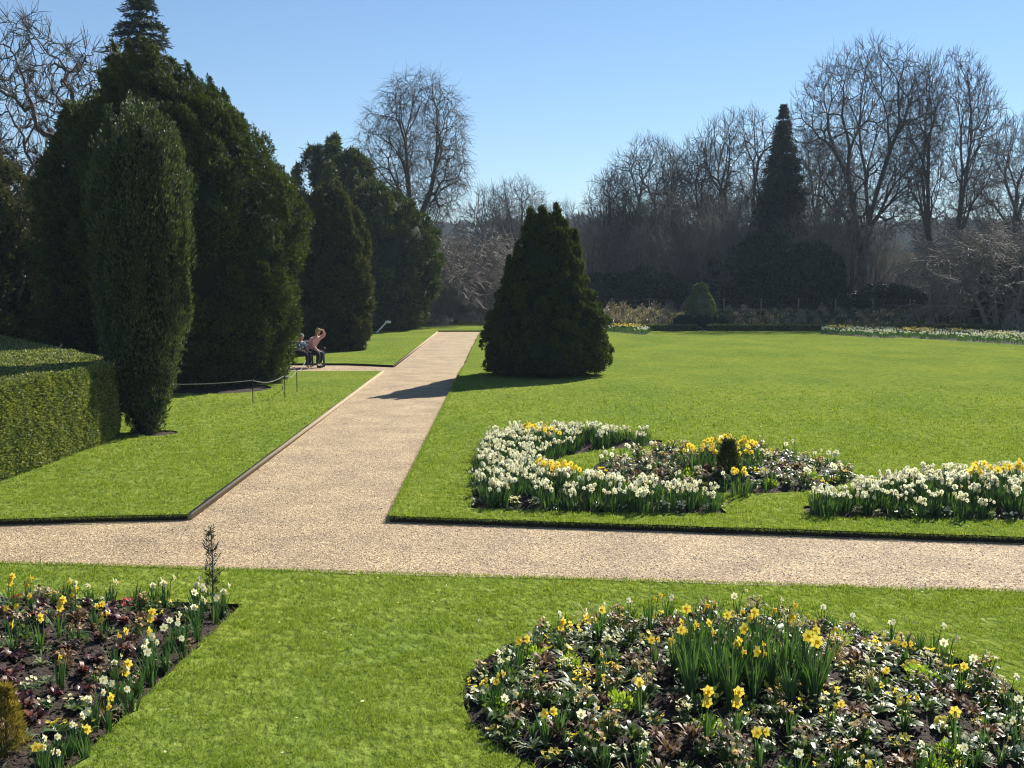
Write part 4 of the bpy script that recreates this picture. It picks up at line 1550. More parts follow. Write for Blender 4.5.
def in_frame(x, y):
    px = 503 + x / y * F
    return -30 < px < 1054


def seen(x, y, z=0.2):
    v = ROT.transposed() @ (Vector((x, y, z)) - Vector((0, 0, CAMH)))
    px = 512 + F * v.x / -v.z
    py = 384 - F * v.y / -v.z
    return -25 < px < 1050 and py < 800


def bed_plants(poly, bed, c, r, spacing, weights, far=False, extra=None, sc0=0.8):
    keys = list(weights)
    pts = scatter(poly, spacing, 5000, 0.07)
    k = 0
    for (x, y) in pts:
        if not seen(x, y):
            continue
        w = [weights[q] * (extra(q, x, y) if extra else 1) for q in keys]
        key = random.choices(keys, w)[0]
        if key == 'none':
            continue
        nm, lab, cat = DESC[key]
        pr = random.choice((PLF if far else PL)[key])
        place_proto(nm, pr, (x, y, bed_z(poly, x, y) - 0.005), random.uniform(0, 6.28), random.uniform(sc0, sc0 * 1.65), lab + ' ' + where(bed, c, r, x, y), cat, lab + ' plants in ' + bed)
        k += 1
    return k


W1 = dict(primrose=3.4, yellow_primrose=3.0, wallflower=2.6, bellis=0.6, lime_plant=1.0, silver_plant=0.8, straw_tuft=0.6, bronze_plant=1.2, leafy_plant=2.0, none=0.6)
n1 = bed_plants(near_round, 'the near round bed', C1, 1.99, 0.138, W1, sc0=0.68)
W2 = dict(primrose=0.9, yellow_primrose=0.5, wallflower=1.2, heuchera=3.0, silver_plant=1.2, bronze_plant=1.6, leafy_plant=0.7, red_primula=0.12, none=1.2)


def ex2(q, x, y):
    d = float(dist_poly(near_left, np.array(x), np.array(y)))
    if q == 'heuchera':
        return 1.6 if d > 0.35 else 0.25
    if q == 'primrose':
        return 2.5 if d < 0.35 else 0.7
    return 1


CL = (-3.6, 8.3)
n2 = bed_plants(near_left, 'the left flower bed', CL, 2.4, 0.15, W2, extra=ex2, sc0=0.62)
W3 = dict(primrose=2.0, yellow_primrose=0.8, wallflower=3.5, bellis=1.0, bronze_plant=1.5, silver_plant=1.0, leafy_plant=1.0, lime_plant=0.3)
n3 = bed_plants(mid_round, 'the far round bed', C2, 2.0, 0.2, W3, far=True)

nd = 0


def daffs(pts, protos, poly, name, lab, cat, group, bed, c, r, smin=0.85, smax=1.2, z=None):
    global nd
    for (x, y) in pts:
        zz = bed_z(poly, x, y) if z is None else z
        place_proto(name, random.choice(protos), (x, y, zz - 0.01), random.uniform(0, 6.28) if protos[0][0][0] is None else random.uniform(-0.7, 0.7), random.uniform(smin, smax), lab + ' ' + where(bed, c, r, x, y), cat, group)
        nd += 1


def pix(lst, z=0.15):
    return [G(a, b, z) for a, b in lst]


# near round bed: tall yellow clump in the middle, scattered ones round it, pale ones on the rim
tallc = [(x, y) for x, y in scatter(circle(G(742, 688, 0.15)[0], G(742, 688, 0.15)[1], 0.56, 20), 0.15, 900, 0.0)]
tallc = [p for p in tallc if seen(*p)]
daffs(tallc, [NYT[0], NYTL[0], NYT[1], NYT[3]], near_round, 'daffodil', 'tall yellow daffodil', 'daffodil', 'tall yellow daffodils in the near round bed', 'the near round bed', C1, 1.88)
sc1 = pix([(735, 745), (760, 765), (600, 690), (655, 668), (560, 650), (520, 665), (875, 700), (905, 668), (960, 690), (830, 735), (905, 735), (500, 700), (545, 735), (600, 640), (650, 635), (955, 745), (640, 720), (790, 745), (705, 745)])
daffs(sc1, NY, near_round, 'daffodil', 'short yellow daffodil', 'daffodil', 'short yellow daffodils in the near round bed', 'the near round bed', C1, 1.88, 0.65, 0.95)
rim = []
for i in range(64):
    a = 2 * PI * i / 64 + random.uniform(-0.04, 0.04)
    rr = random.uniform(1.6, 1.86)
    p = (C1[0] + rr * math.cos(a), C1[1] + rr * math.sin(a))
    if seen(*p):
        rim.append(p)
daffs([p for i, p in enumerate(rim) if i % 2 == 0], NW, near_round, 'daffodil', 'short pale daffodil', 'daffodil', 'pale daffodils round the near round bed', 'the near round bed', C1, 1.88, 0.7, 1.0)
daffs([p for i, p in enumerate(rim) if i % 2 == 1], NLF, near_round, 'daffodil', 'daffodil leaves without flowers', 'daffodil', 'flowerless daffodil leaves in the near round bed', 'the near round bed', C1, 1.88, 0.55, 0.95)
# left bed
lb_y = pix([(15, 660), (40, 655), (60, 640), (95, 632), (75, 622), (30, 625), (10, 640), (115, 668), (105, 645), (150, 655), (60, 690), (110, 720), (125, 690), (70, 605), (10, 605), (45, 760), (85, 745), (30, 610), (150, 640)])
daffs([p for p in lb_y], NY, near_left, 'daffodil', 'yellow daffodil', 'daffodil', 'yellow daffodils in the left flower bed', 'the left flower bed', CL, 2.4, 0.75, 1.0)
edge = []
for i in range(34):
    t = i / 33
    a = np.array(G(232, 612, 0.1))
    b = np.array(G(58, 785, 0.1))
    p = a + (b - a) * t + np.array([-0.16, -0.02]) + rng.normal(size=2) * 0.07
    edge.append(tuple(p))
for i in range(16):
    a = np.array(G(225, 606, 0.1))
    b = np.array(G(60, 602, 0.1))
    edge.append(tuple(a + (b - a) * (i / 15) + np.array([0, -0.12]) + rng.normal(size=2) * 0.04))
daffs([p for i, p in enumerate(edge) if i % 3], NW, near_left, 'daffodil', 'pale cream daffodil', 'daffodil', 'cream daffodils along the edge of the left bed', 'the left flower bed', CL, 2.4, 0.75, 1.05)
daffs([p for i, p in enumerate(edge) if i % 3 == 0], NLF, near_left, 'daffodil', 'daffodil leaves without flowers', 'daffodil', 'flowerless daffodil leaves in the left bed', 'the left flower bed', CL, 2.4, 0.75, 1.1)

# mid beds
cb_pts = [p for p in scatter(corner_bed, 0.25, 12000, 0.05)]
CB = (1.0, 17.7)
daffs(cb_pts, MW, corner_bed, 'daffodil', 'white daffodil clump', 'daffodil', 'white daffodils in the C-shaped bed', 'the C-shaped bed', CB, 3.4, 0.85, 1.15)
yp = pix([(537, 450), (545, 447), (528, 446), (552, 452), (548, 492), (556, 496), (564, 490), (541, 488), (572, 494)], 0.1)
daffs(yp, MY, corner_bed, 'daffodil', 'yellow daffodil clump', 'daffodil', 'yellow daffodils in the C-shaped bed', 'the C-shaped bed', CB, 3.4, 0.9, 1.1)
cr_pts = [p for p in scatter(corner_right, 0.25, 8000, 0.05) if seen(*p)]
CR = (6.2, 15.2)
daffs(cr_pts, MW, corner_right, 'daffodil', 'white daffodil clump', 'daffodil', 'white daffodils in the wedge-shaped bed', 'the wedge-shaped bed', CR, 2.2, 0.85, 1.2)
yp = pix([(985, 500), (1000, 497), (975, 503), (1015, 499)], 0.1)
daffs(yp, MY, corner_right, 'daffodil', 'yellow daffodil clump', 'daffodil', 'yellow daffodils in the wedge-shaped bed', 'the wedge-shaped bed', CR, 2.2)
yp = pix([(700, 470), (708, 466), (715, 472), (742, 466), (752, 468), (748, 474), (736, 478), (722, 464), (690, 474), (740, 490)], 0.15)
daffs(yp, MY, mid_round, 'daffodil', 'yellow daffodil clump', 'daffodil', 'yellow daffodils in the far round bed', 'the far round bed', C2, 2.0, 0.9, 1.15)
wp = [(C2[0] + 1.8 * math.cos(a), C2[1] + 1.8 * math.sin(a)) for a in np.linspace(0, 2 * PI, 19)[:-1]]
daffs(wp, [daff_proto('white', 300 + i, 3, 0.24, 0.075, parts=False, nleaf=10) for i in range(3)], mid_round, 'daffodil', 'small white daffodil', 'daffodil', 'small white daffodils round the far round bed',
      'the far round bed', C2, 2.0)
print('bedding', n1, n2, n3, 'daffodils', nd)


for poly, bed, c, r in ((corner_bed, 'the C-shaped bed', CB, 3.4), (corner_right, 'the wedge-shaped bed', CR, 2.2)):
    pl = refine(poly, 0.24, 0.03)
    for (x, y) in pl:
        if y > 15.3 and not x < 0.0 or not seen(x, y) or not inside(poly, np.array(x), np.array(y + 0.12)):
            continue
        key = random.choice(['bellis', 'primrose', 'leafy_plant', 'bellis'])
        nm, lab, cat = DESC[key]
        place_proto(nm, random.choice(PLF[key]), (x + 0.04, y + 0.1, 0.03), random.uniform(0, 6.28), random.uniform(0.9, 1.4), lab + ' at the front edge of ' + bed, cat, lab + ' plants edging ' + bed)


# past 300 plants the farthest clumps of the two white beds become one mass
alld = [o for o in COL.objects if o.get('category') == 'daffodil']
far_ = sorted([o for o in alld if o.type == 'MESH' and 'white daffodils in' in o.get('group', '')], key=lambda o: -o.location.y)
drop = far_[:max(0, len(alld) - 296)]
if drop:
    mb = MB()
    for o in drop:
        me = o.data
        nv = len(me.vertices)
        co = np.empty(nv * 3, np.float32)
        me.vertices.foreach_get('co', co)
        co = co.reshape(-1, 3) * o.scale[0]
        ca, sa = math.cos(o.rotation_euler.z), math.sin(o.rotation_euler.z)
        co = co @ np.array([[ca, sa, 0], [-sa, ca, 0], [0, 0, 1]]) + np.array(o.location)
        q4 = [p for p in me.polygons if len(p.vertices) == 4]
        q3 = [p for p in me.polygons if len(p.vertices) == 3]
        mb.V.append(co)
        mb.F4.append(np.array([tuple(p.vertices) for p in q4]) + mb.n)
        mb.m4.append(np.array([p.material_index for p in q4]))
        if q3:
            mb.F3.append(np.array([tuple(p.vertices) for p in q3]) + mb.n)
            mb.m3.append(np.array([p.material_index for p in q3]))
        mb.n += nv
        bpy.data.objects.remove(o)
    o = mb.build('daffodils', ['daff_leaf', 'daff_white', 'cup_pale'])
    tag(o, 'mass of white daffodils at the far side of the C-shaped bed', 'daffodils', kind='stuff')


# far strips of daffodils: too many and too small to count
def far_daffs(poly, n, ypts, label):
    mb = MB()
    P = np.array(poly)
    lo, hi = P.min(0), P.max(0)
    x = rng.uniform(lo[0], hi[0], n)
    y = rng.uniform(lo[1], hi[1], n)
    k = inside(poly, x, y)
    x, y = x[k], y[k]
    n = len(x)
    P0 = np.column_stack([x, y, np.full(n, 0.05)])
    for q in range(5):
        leaves(mb, P0 + rng.normal(size=(n, 3)) * np.array([0.06, 0.06, 0]), rng.normal(size=(n, 3)) * 0.2 + np.array([0, 0, 1]), rng.uniform(0.25, 0.36, n), 0.03, 0)
    isy = np.zeros(n, bool)
    for (yx, yy, yr) in ypts:
        isy |= np.hypot(x - yx, (y - yy) * 0.6) < yr
    hz = rng.uniform(0.30, 0.42, n) + isy * 0.12
    for sel, mat in ((~isy, 1), (isy, 2)):
        Pf = np.column_stack([x, y, hz])[sel]
        for q in range(4):
            D = rng.normal(size=(len(Pf), 3))
            leaves(mb, Pf - unit(D) * 0.045, D, 0.09, 0.06, mat)
    o = mb.build('daffodils', ['daff_leaf', 'daff_white', 'daff_yellow'])
    tag(o, label, 'daffodils', kind='stuff')


ypt = [(*G(a, b, LZ), r_) for a, b, r_ in ((840, 333, 0.6), (916, 336, 0.9), (958, 337, 0.6), (1000, 341, 0.5))]
far_daffs(far_strip, 2600, ypt, 'drift of white daffodils along the far right of the lawn')
far_daffs(far_left_patch, 480, [(*G(626, 332, LZ), 0.9)], 'small drift of white daffodils behind the lawn yew')


# ------------------------------------------------------------------ rose border at the end of the lawn
def border():
    # low clipped box edging
    def low_hedge(x0, x1, y, label):
        t = thing('box_edging', label, 'hedge', group='low box hedges of the rose border')
        mb = MB()
        h = 0.36
        box(mb, ((x0 + x1) / 2, y, h / 2), (x1 - x0 - 0.1, 0.36, h - 0.06), 1)
        k = int((x1 - x0) * 520)
        for (n_, axis) in ((k, 'f'), (int(k * 1.2), 't')):
            x = rng.uniform(x0, x1, n_)
            if axis == 'f':
                P = np.column_stack([x, np.full(n_, y - 0.2) + rng.normal(size=n_) * 0.02, rng.random(n_) * h])
                D = rng.normal(size=(n_, 3)) * 0.6 + np.array([0, -0.8, 0.4])
            else:
                P = np.column_stack([x, y + rng.uniform(-0.2, 0.2, n_), h + rng.normal(size=n_) * 0.02])
                D = rng.normal(size=(n_, 3)) * 0.6 + np.array([0, 0, 0.8])
            leaves(mb, P, D, rng.uniform(0.07, 0.13, n_), 0.06, 0)
        mb.build('foliage', ['ivy', 'yew_core'], t)
    xa = W(598, 330, 69.7).x
    xb = W(697, 330, 69.7).x
    xc = W(708, 330, 69.7).x
    low_hedge(xa, xb, 69.7, 'low clipped box edging left of the pink paved gap')
    low_hedge(xc, 36, 69.7, 'long low clipped box edging right of the pink paved gap')
    # paving of the gap
    mb = MB()
    box(mb, ((xb + xc) / 2, 70.6, 0.03), (xc - xb - 0.1, 2.2, 0.06), 0)
    o = mb.build('stone_path', 'stone')
    tag(o, kind='structure')
    # raised soil behind
    mb = MB()
    V = []
    xs = np.linspace(xa, 40, 40)
    prof = [(70.0, 0.02), (70.6, 0.25), (72.5, 0.65), (76.0, 0.95), (79.5, 1.0), (82.5, 0.2), (83.5, -0.3)]
    for x in xs:
        for (y, z) in prof:
            V.append((x, y, z + rng.normal() * 0.04))
    n = len(prof)
    mb.add(V, [(i * n + j, (i + 1) * n + j, (i + 1) * n + j + 1, i * n + j + 1) for i in range(len(xs) - 1) for j in range(n - 1)])
    o = mb.build('border_bank', 'soil', smooth=True)
    tag(o, kind='structure')
    n_ = 26000
    x = rng.uniform(xa, 34, n_)
    y = rng.uniform(70.2, 80, n_)
    z = np.interp(y, [p[0] for p in prof], [p[1] for p in prof])
    mb = MB()
    shade_sel = rng.random(n_) < np.clip((x - xb) / 2.5, 0.12, 0.85)  # darker leaves thicken to the right, painting in the bank's shaded side
    for sel, mi_ in ((shade_sel, 1), (~shade_sel, 0)):
        m_ = int(sel.sum())
        leaves(mb, np.column_stack([x, y, z])[sel], rng.normal(size=(m_, 3)) * 0.6 + np.array([0, -0.2, 0.7]), rng.uniform(0.12, 0.3, m_), 0.1, mi_)
    o = mb.build('undergrowth', ['rose_leaf', 'laurel'])
    tag(o, 'tan and green undergrowth on the rose border bank, darkened in colour rightward for shade', 'undergrowth', kind='stuff')
    # roses
    protos = []
    for s in range(4):
        a = MB()
        for q in range(16):
            an = rng.uniform(0, 2 * PI)
            sp_ = rng.uniform(0.05, 0.4)
            tube(a, [(0, 0, -0.05), (math.cos(an) * sp_ * 0.5, math.sin(an) * sp_ * 0.5, 0.35), (math.cos(an) * sp_, math.sin(an) * sp_, rng.uniform(0.5, 0.8))], [0.02, 0.016, 0.01], 3, 0, False)
        b = MB()
        mound(b, 150, 0.46, 0.75, 0.13, 0.075, 60 + s)
        protos.append([('stems', a.mesh('rose_stems', 'twig_tan')), ('leaves', b.mesh('rose_leaves', 'rose_leaf'))])
    i = 0
    for row, (yy, zz) in enumerate(((71.0, 0.3), (73.2, 0.68), (76.2, 0.93))):
        x = xa + 0.4 + row * 0.5
        while x < 31.5:
            if row == 0 and xb - 0.3 < x < xc + 0.3:
                x += 1.1
                continue
            px = 503 + F * x / yy
            if 676 < px < 728 and row < 2:
                x += 0.9
                continue
            if px < 700:
                w = 'left of the ivy mound'
                sc = random.uniform(0.85, 1.2)
            elif px < 860:
                w = 'between the ivy mound and the tallest tree'
                sc = random.uniform(0.55, 0.9)
            else:
                w = 'behind the far daffodil drift'
                sc = random.uniform(0.45, 0.75)
            rw = ('front', 'middle', 'back')[row]
            place_proto('rose_bush', protos[i % 4], (x, yy + random.uniform(-0.3, 0.3), zz - 0.05), i * 1.3, sc, f'leafy tan rose bush in the {rw} row {w}', 'rose bush', f'rose bushes in the {rw} row {w}')
            i += 1
            x += random.uniform(0.8, 1.15)


border()

# ivy-clad mound
p = W(701, 326, 71.5)
t = thing('ivy_mound', 'ivy-covered urn-like mound with a knob top in the rose border', 'ivy', (p.x, 71.8, 0.1))
mb = MB()
lathe(mb, [(0.75, 0), (0.8, 0.3), (0.7, 0.5), (0.72, 1.1), (0.7, 1.7), (0.45, 2.15), (0.32, 2.3), (0.42, 2.45), (0.25, 2.62), (0.02, 2.66)], 18)
mb.build('stone_core', 'stone_grey', t, smooth=True)
mb = MB()
pr = np.array([(0.95, 0), (1.02, 0.3), (0.95, 1.2), (0.85, 1.75), (0.5, 2.2), (0.38, 2.35), (0.5, 2.5), (0.3, 2.72), (0.05, 2.8)])
n = 6500
zz = rng.random(n) * 2.8
a = rng.uniform(0, 2 * PI, n)
rr = np.interp(zz, pr[:, 1], pr[:, 0]) * (0.88 + 0.09 * np.sin(a * 5 + zz * 3) + rng.normal(size=n) * 0.05)
P = np.stack([rr * np.cos(a), rr * np.sin(a), zz], -1)
D = np.stack([np.cos(a), np.sin(a), 0.3 + 0 * a], -1) + rng.normal(size=(n, 3)) * 0.6
leaves(mb, P, D, rng.uniform(0.08, 0.16, n), 0.09)
mb.build('foliage', 'ivy', t)
for i, (px, lab) in enumerate(((684, 'low evergreen bush at the left foot of the ivy mound'), (722, 'low evergreen bush at the right foot of the ivy mound'), (703, 'low evergreen bush right in front of the ivy mound'))):
    q = W(px, 322, 70.9)
    copy_tree(lproto, lk, (q.x, 70.9, 0.1), i * 2.0, (0.22, 0.22, 0.17), lab, 'low bushes round the ivy mound')


# ------------------------------------------------------------------ wire fence behind the border
def wire_fence():
    t = thing('wire_fence', 'thin wire fence with slim posts behind the rose border', 'fence')
    y = 78.5
    x0, x1 = W(612, 300, y).x, 38.0
    n = 12
    for i in range(n + 1):
        mb = MB()
        x = x0 + (x1 - x0) * i / n
        box(mb, (x, y, 1.25), (0.07, 0.07, 1.3))
        mb.build('post', 'twig_tan', t)
    for z in (1.45, 1.8):
        mb = MB()
        pts = []
        for i in range(n):
            for s in (0, 0.33, 0.66):
                pts.append((x0 + (x1 - x0) * (i + s) / n, y, z - 0.06 * math.sin(s * PI)))
        tube(mb, pts, 0.012, 4)
        mb.build('wire', 'iron', t)


wire_fence()


# ------------------------------------------------------------------ rope fence round the big yew
def rope_fence():
    t = thing('rope_fence', 'low pale rope strung on thin iron stakes round the huge yew', 'fence')
    stakes = [G(297, 392, LZ), G(285, 398, LZ), G(253, 404, LZ), (-9.4, 27.8), (-12.5, 28.0)]
    tops = []
    for (x, y) in stakes:
        mb = MB()
        tube(mb, [(x, y, 0.02), (x, y, 0.66)], 0.012, 5)
        tube(mb, [(x - 0.02, y, 0.66), (x, y, 0.70), (x + 0.02, y, 0.66)], 0.008, 4)
        mb.build('stake', 'iron', t)
        tops.append((x, y, 0.64))
    mb = MB()
    pts = []
    tops = [(-5.7, 33.2, 0.75)] + tops
    for i in range(len(tops) - 1):
        a, b = np.array(tops[i]), np.array(tops[i + 1])
        for s in np.linspace(0, 1, 7)[:-1]:
            q = a + (b - a) * s
            q[2] -= 0.10 * math.sin(s * PI)
            pts.append(q)
    pts.append(tops[-1])
    tube(mb, pts, 0.009, 5)
    mb.build('rope', 'rope', t)


rope_fence()

# pale leaning post near the far yew
p = W(381, 329, 66)
mb = MB()
q = W(387, 322, 66)
tube(mb, [(p.x - 0.25, 66, 0.1), (q.x, 66, 0.75)], 0.045, 7)
t = thing('leaning_stake', 'pale leaning wooden stake at the foot of the last yew', 'stake')
mb.build('post', 'white', t)
mb = MB()
box(mb, (q.x + 0.06, 65.97, 0.72), (0.3, 0.04, 0.14), 0)
mb.build('cross_piece', 'white', t)


# ------------------------------------------------------------------ bench and people
def bench(loc, rz):
    t = thing('park_bench', 'dark park bench with arm rests beside the huge yew', 'bench', loc, rz)
    # local: seat runs along x (1.9 m), sitter faces -y
    L = 1.9
    mb = MB()
    for i in range(4):
        box(mb, (0, -0.20 + i * 0.125, 0.445), (L, 0.10, 0.03))
    mb.build('seat', 'iron', t)
    mb = MB()
    for i in range(4):
        box(mb, (0, 0.27 + i * 0.02, 0.56 + i * 0.11), (L, 0.03, 0.08))
    mb.build('backrest', 'iron', t)
    for sx in (-1, 1):
        x = sx * (L / 2 - 0.04)
        for (y0, y1, z1) in ((-0.24, -0.22, 0.66), (0.28, 0.34, 0.92)):
            mb = MB()
            tube(mb, [(x, y0, 0), (x, (y0 + y1) / 2, 0.42), (x, y1, z1)], 0.032, 6)
            mb.build('leg', 'iron', t)
        mb = MB()
        tube(mb, [(x, -0.30, 0.63), (x, -0.24, 0.68), (x, 0.0, 0.67), (x, 0.29, 0.66)], 0.035, 6)
        mb.build('armrest', 'iron', t)
    return t


BX, BY = -7.03, 40.1
brz = R(58)
bench((BX, BY, 0.0), brz)


def skin_body(name, nodes, edges, mats, parent=None, loc=(0, 0, 0), root=0, sub=2):
    me = bpy.data.meshes.new(name)
    me.from_pydata([n[0] for n in nodes], edges, [])
    o = bpy.data.objects.new(name, me)
    COL.objects.link(o)
    o.modifiers.new('skin', 'SKIN')
    sv = me.skin_vertices[0].data
    for i, n in enumerate(nodes):
        r = n[1]
        sv[i].radius = (r, r) if not isinstance(r, tuple) else r
        sv[i].use_root = (i == root)
    s = o.modifiers.new('sub', 'SUBSURF')
    s.levels = s.render_levels = sub
    dg = bpy.context.evaluated_depsgraph_get()
    ev = bpy.data.meshes.new_from_object(o.evaluated_get(dg))
    bpy.data.objects.remove(o)
    ev.materials.clear()
    for m in mats:
        ev.materials.append(M[m])
    ev.polygons.foreach_set('use_smooth', np.ones(len(ev.polygons), bool))
    o = bpy.data.objects.new(name, ev)
    COL.objects.link(o)
    if parent:
        o.parent = parent
    o.location = loc
    return o


def head_mesh(mb, c, s, yaw_dir, mat=0):
    """an egg-shaped head with nose, brow and ears; faces local -y"""
    n, m = 14, 12
    V = []
    for i in range(n + 1):
        ph = PI * i / n
        for j in range(m):
            th = 2 * PI * j / m
            x = math.sin(ph) * math.cos(th) * 0.078
            y = math.sin(ph) * math.sin(th) * 0.095
            z = math.cos(ph) * 0.115
            if z < 0:
                x *= 1 + z * 2.2
                y *= 1 + z * 1.2
            if y < -0.06 and abs(x) < 0.03 and -0.045 < z < 0.02:
                y -= 0.02
            V.append((c[0] + x * s, c[1] + y * s, c[2] + z * s))
    mb.add(V, [(i * m + j, i * m + (j + 1) % m, (i + 1) * m + (j + 1) % m, (i + 1) * m + j) for i in range(n) for j in range(m)], mat)


def hair_cap(mb, c, s, long_=0.0, mat=0):
    n, m = 10, 14
    V = []
    for i in range(n + 1):
        ph = (PI * 0.62) * i / n
        for j in range(m):
            th = 2 * PI * j / m
            back = (math.sin(th) + 1) / 2
            p2 = ph * (0.62 + 0.55 * back)
            x = math.sin(p2) * math.cos(th) * 0.090
            y = math.sin(p2) * math.sin(th) * 0.108
            z = math.cos(p2) * 0.128 - long_ * back * (i / n) ** 2
            V.append((c[0] + x * s, c[1] + y * s + 0.004, c[2] + z * s + 0.006))
    mb.add(V, [(i * m + j, i * m + (j + 1) % m, (i + 1) * m + (j + 1) % m, (i + 1) * m + j) for i in range(n) for j in range(m)], mat)


def hand_nodes(nodes, edges, wrist_i, d, side, curl=0.2):
    w = Vector(nodes[wrist_i][0])
    d = Vector(d).normalized()
    side = Vector(side).normalized()
    up = d.cross(side)
    palm = w + d * 0.05
    nodes.append((tuple(palm), (0.036, 0.018)))
    pi_ = len(nodes) - 1
    edges.append((wrist_i, pi_))
    for k, (off, L) in enumerate(((-0.03, 0.06), (-0.01, 0.075), (0.01, 0.07), (0.03, 0.055))):
        k0 = palm + d * 0.04 + side * off
        k1 = k0 + d * L * 0.5 + up * curl * 0.02
        k2 = k1 + d * L * 0.45 + up * curl * 0.05
        i0 = len(nodes)
        nodes += [(tuple(k0), 0.010), (tuple(k1), 0.009), (tuple(k2), 0.007)]
        edges += [(pi_, i0), (i0, i0 + 1), (i0 + 1, i0 + 2)]
    k0 = w + d * 0.03 - side * 0.038
    k1 = k0 + d * 0.03 - side * 0.022
    i0 = len(nodes)
    nodes += [(tuple(k0), 0.012), (tuple(k1), 0.009)]
    edges += [(wrist_i, i0), (i0, i0 + 1)]


def woman():
    # local frame of the bench: facing -y, seat height 0.46. she leans forward over her knees, one arm up shading her eyes
    t = thing('person', 'person in a pink top leaning forward on the bench, one arm raised', 'person', (BX, BY, 0.0), brz)
    X = 0.46
    hip = (X, 0.0, 0.56)
    N = [(hip, (0.16, 0.12)), ((X, -0.07, 0.72), (0.15, 0.11)), ((X, -0.17, 0.90), (0.155, 0.115)), ((X, -0.25, 1.03), (0.13, 0.09)), ((X, -0.29, 1.10), 0.055), ((X, -0.33, 1.17), 0.05),
         ((X + 0.18, -0.24, 1.02), 0.062), ((X + 0.33, -0.33, 1.11), 0.048), ((X + 0.36, -0.36, 1.16), 0.04), ((X + 0.20, -0.44, 1.31), 0.028),
         ((X - 0.19, -0.25, 0.99), 0.062), ((X - 0.23, -0.33, 0.76), 0.045), ((X - 0.15, -0.48, 0.62), 0.028),
         ((X - 0.10, -0.06, 0.54), 0.10), ((X - 0.11, -0.42, 0.54), 0.075), ((X - 0.11, -0.46, 0.46), 0.062), ((X - 0.11, -0.42, 0.12), 0.042), ((X - 0.11, -0.54, 0.05), 0.035),
         ((X + 0.10, -0.06, 0.54), 0.10), ((X + 0.13, -0.40, 0.54), 0.075), ((X + 0.13, -0.44, 0.46), 0.062), ((X + 0.13, -0.30, 0.12), 0.042), ((X + 0.13, -0.42, 0.05), 0.035)]
    E = [(0, 1), (1, 2), (2, 3), (3, 4), (4, 5), (3, 6), (6, 7), (7, 8), (8, 9), (3, 10), (10, 11), (11, 12), (0, 13), (13, 14), (14, 15), (15, 16), (16, 17), (0, 18), (18, 19), (19, 20), (20, 21), (21, 22)]
    hand_nodes(N, E, 9, (-0.9, 0.0, 0.25), (0, -0.8, 0.6))
    hand_nodes(N, E, 12, (0.3, -0.6, -0.3), (1, 0, 0))
    b = skin_body('body', N, E, ['skin'], t)
    # clothes: slightly larger shells following torso, arms and legs
    T = [(hip, (0.185, 0.14)), ((X, -0.07, 0.72), (0.175, 0.135)), ((X, -0.17, 0.90), (0.18, 0.14)), ((X, -0.25, 1.03), (0.15, 0.115)), ((X, -0.28, 1.085), 0.07),
         ((X + 0.18, -0.24, 1.02), 0.085), ((X + 0.33, -0.33, 1.11), 0.068), ((X + 0.34, -0.35, 1.14), 0.06), ((X + 0.26, -0.41, 1.25), 0.045),
         ((X - 0.19, -0.25, 0.99), 0.085), ((X - 0.23, -0.33, 0.76), 0.064), ((X - 0.17, -0.45, 0.65), 0.042)]
    TE = [(0, 1), (1, 2), (2, 3), (3, 4), (3, 5), (5, 6), (6, 7), (7, 8), (3, 9), (9, 10), (10, 11)]
    skin_body('top', T, TE, ['pink'], t)
    Lg = [((X, 0.0, 0.54), (0.17, 0.12)), ((X - 0.10, -0.08, 0.54), 0.12), ((X - 0.11, -0.42, 0.55), 0.092), ((X - 0.11, -0.47, 0.46), 0.08), ((X - 0.11, -0.42, 0.14), 0.062),
          ((X + 0.10, -0.08, 0.54), 0.12), ((X + 0.13, -0.40, 0.55), 0.092), ((X + 0.13, -0.45, 0.46), 0.08), ((X + 0.13, -0.30, 0.14), 0.062)]
    skin_body('trousers', Lg, [(0, 1), (1, 2), (2, 3), (3, 4), (0, 5), (5, 6), (6, 7), (7, 8)], ['navy'], t)
    for (x, y) in ((X - 0.11, -0.5), (X + 0.13, -0.38)):
        skin_body('shoe', [((x, y + 0.10, 0.05), 0.045), ((x, y, 0.05), 0.048), ((x, y - 0.1, 0.035), 0.036)], [(0, 1), (1, 2)], ['navy'], t)
    mb = MB()
    head_mesh(mb, (X, -0.37, 1.27), 1.0, 0)
    mb.build('head', 'skin', t, smooth=True)
    mb = MB()
    hair_cap(mb, (X, -0.37, 1.27), 1.0, 0.05)
    mb.build('hair', 'hair_blond', t, smooth=True)


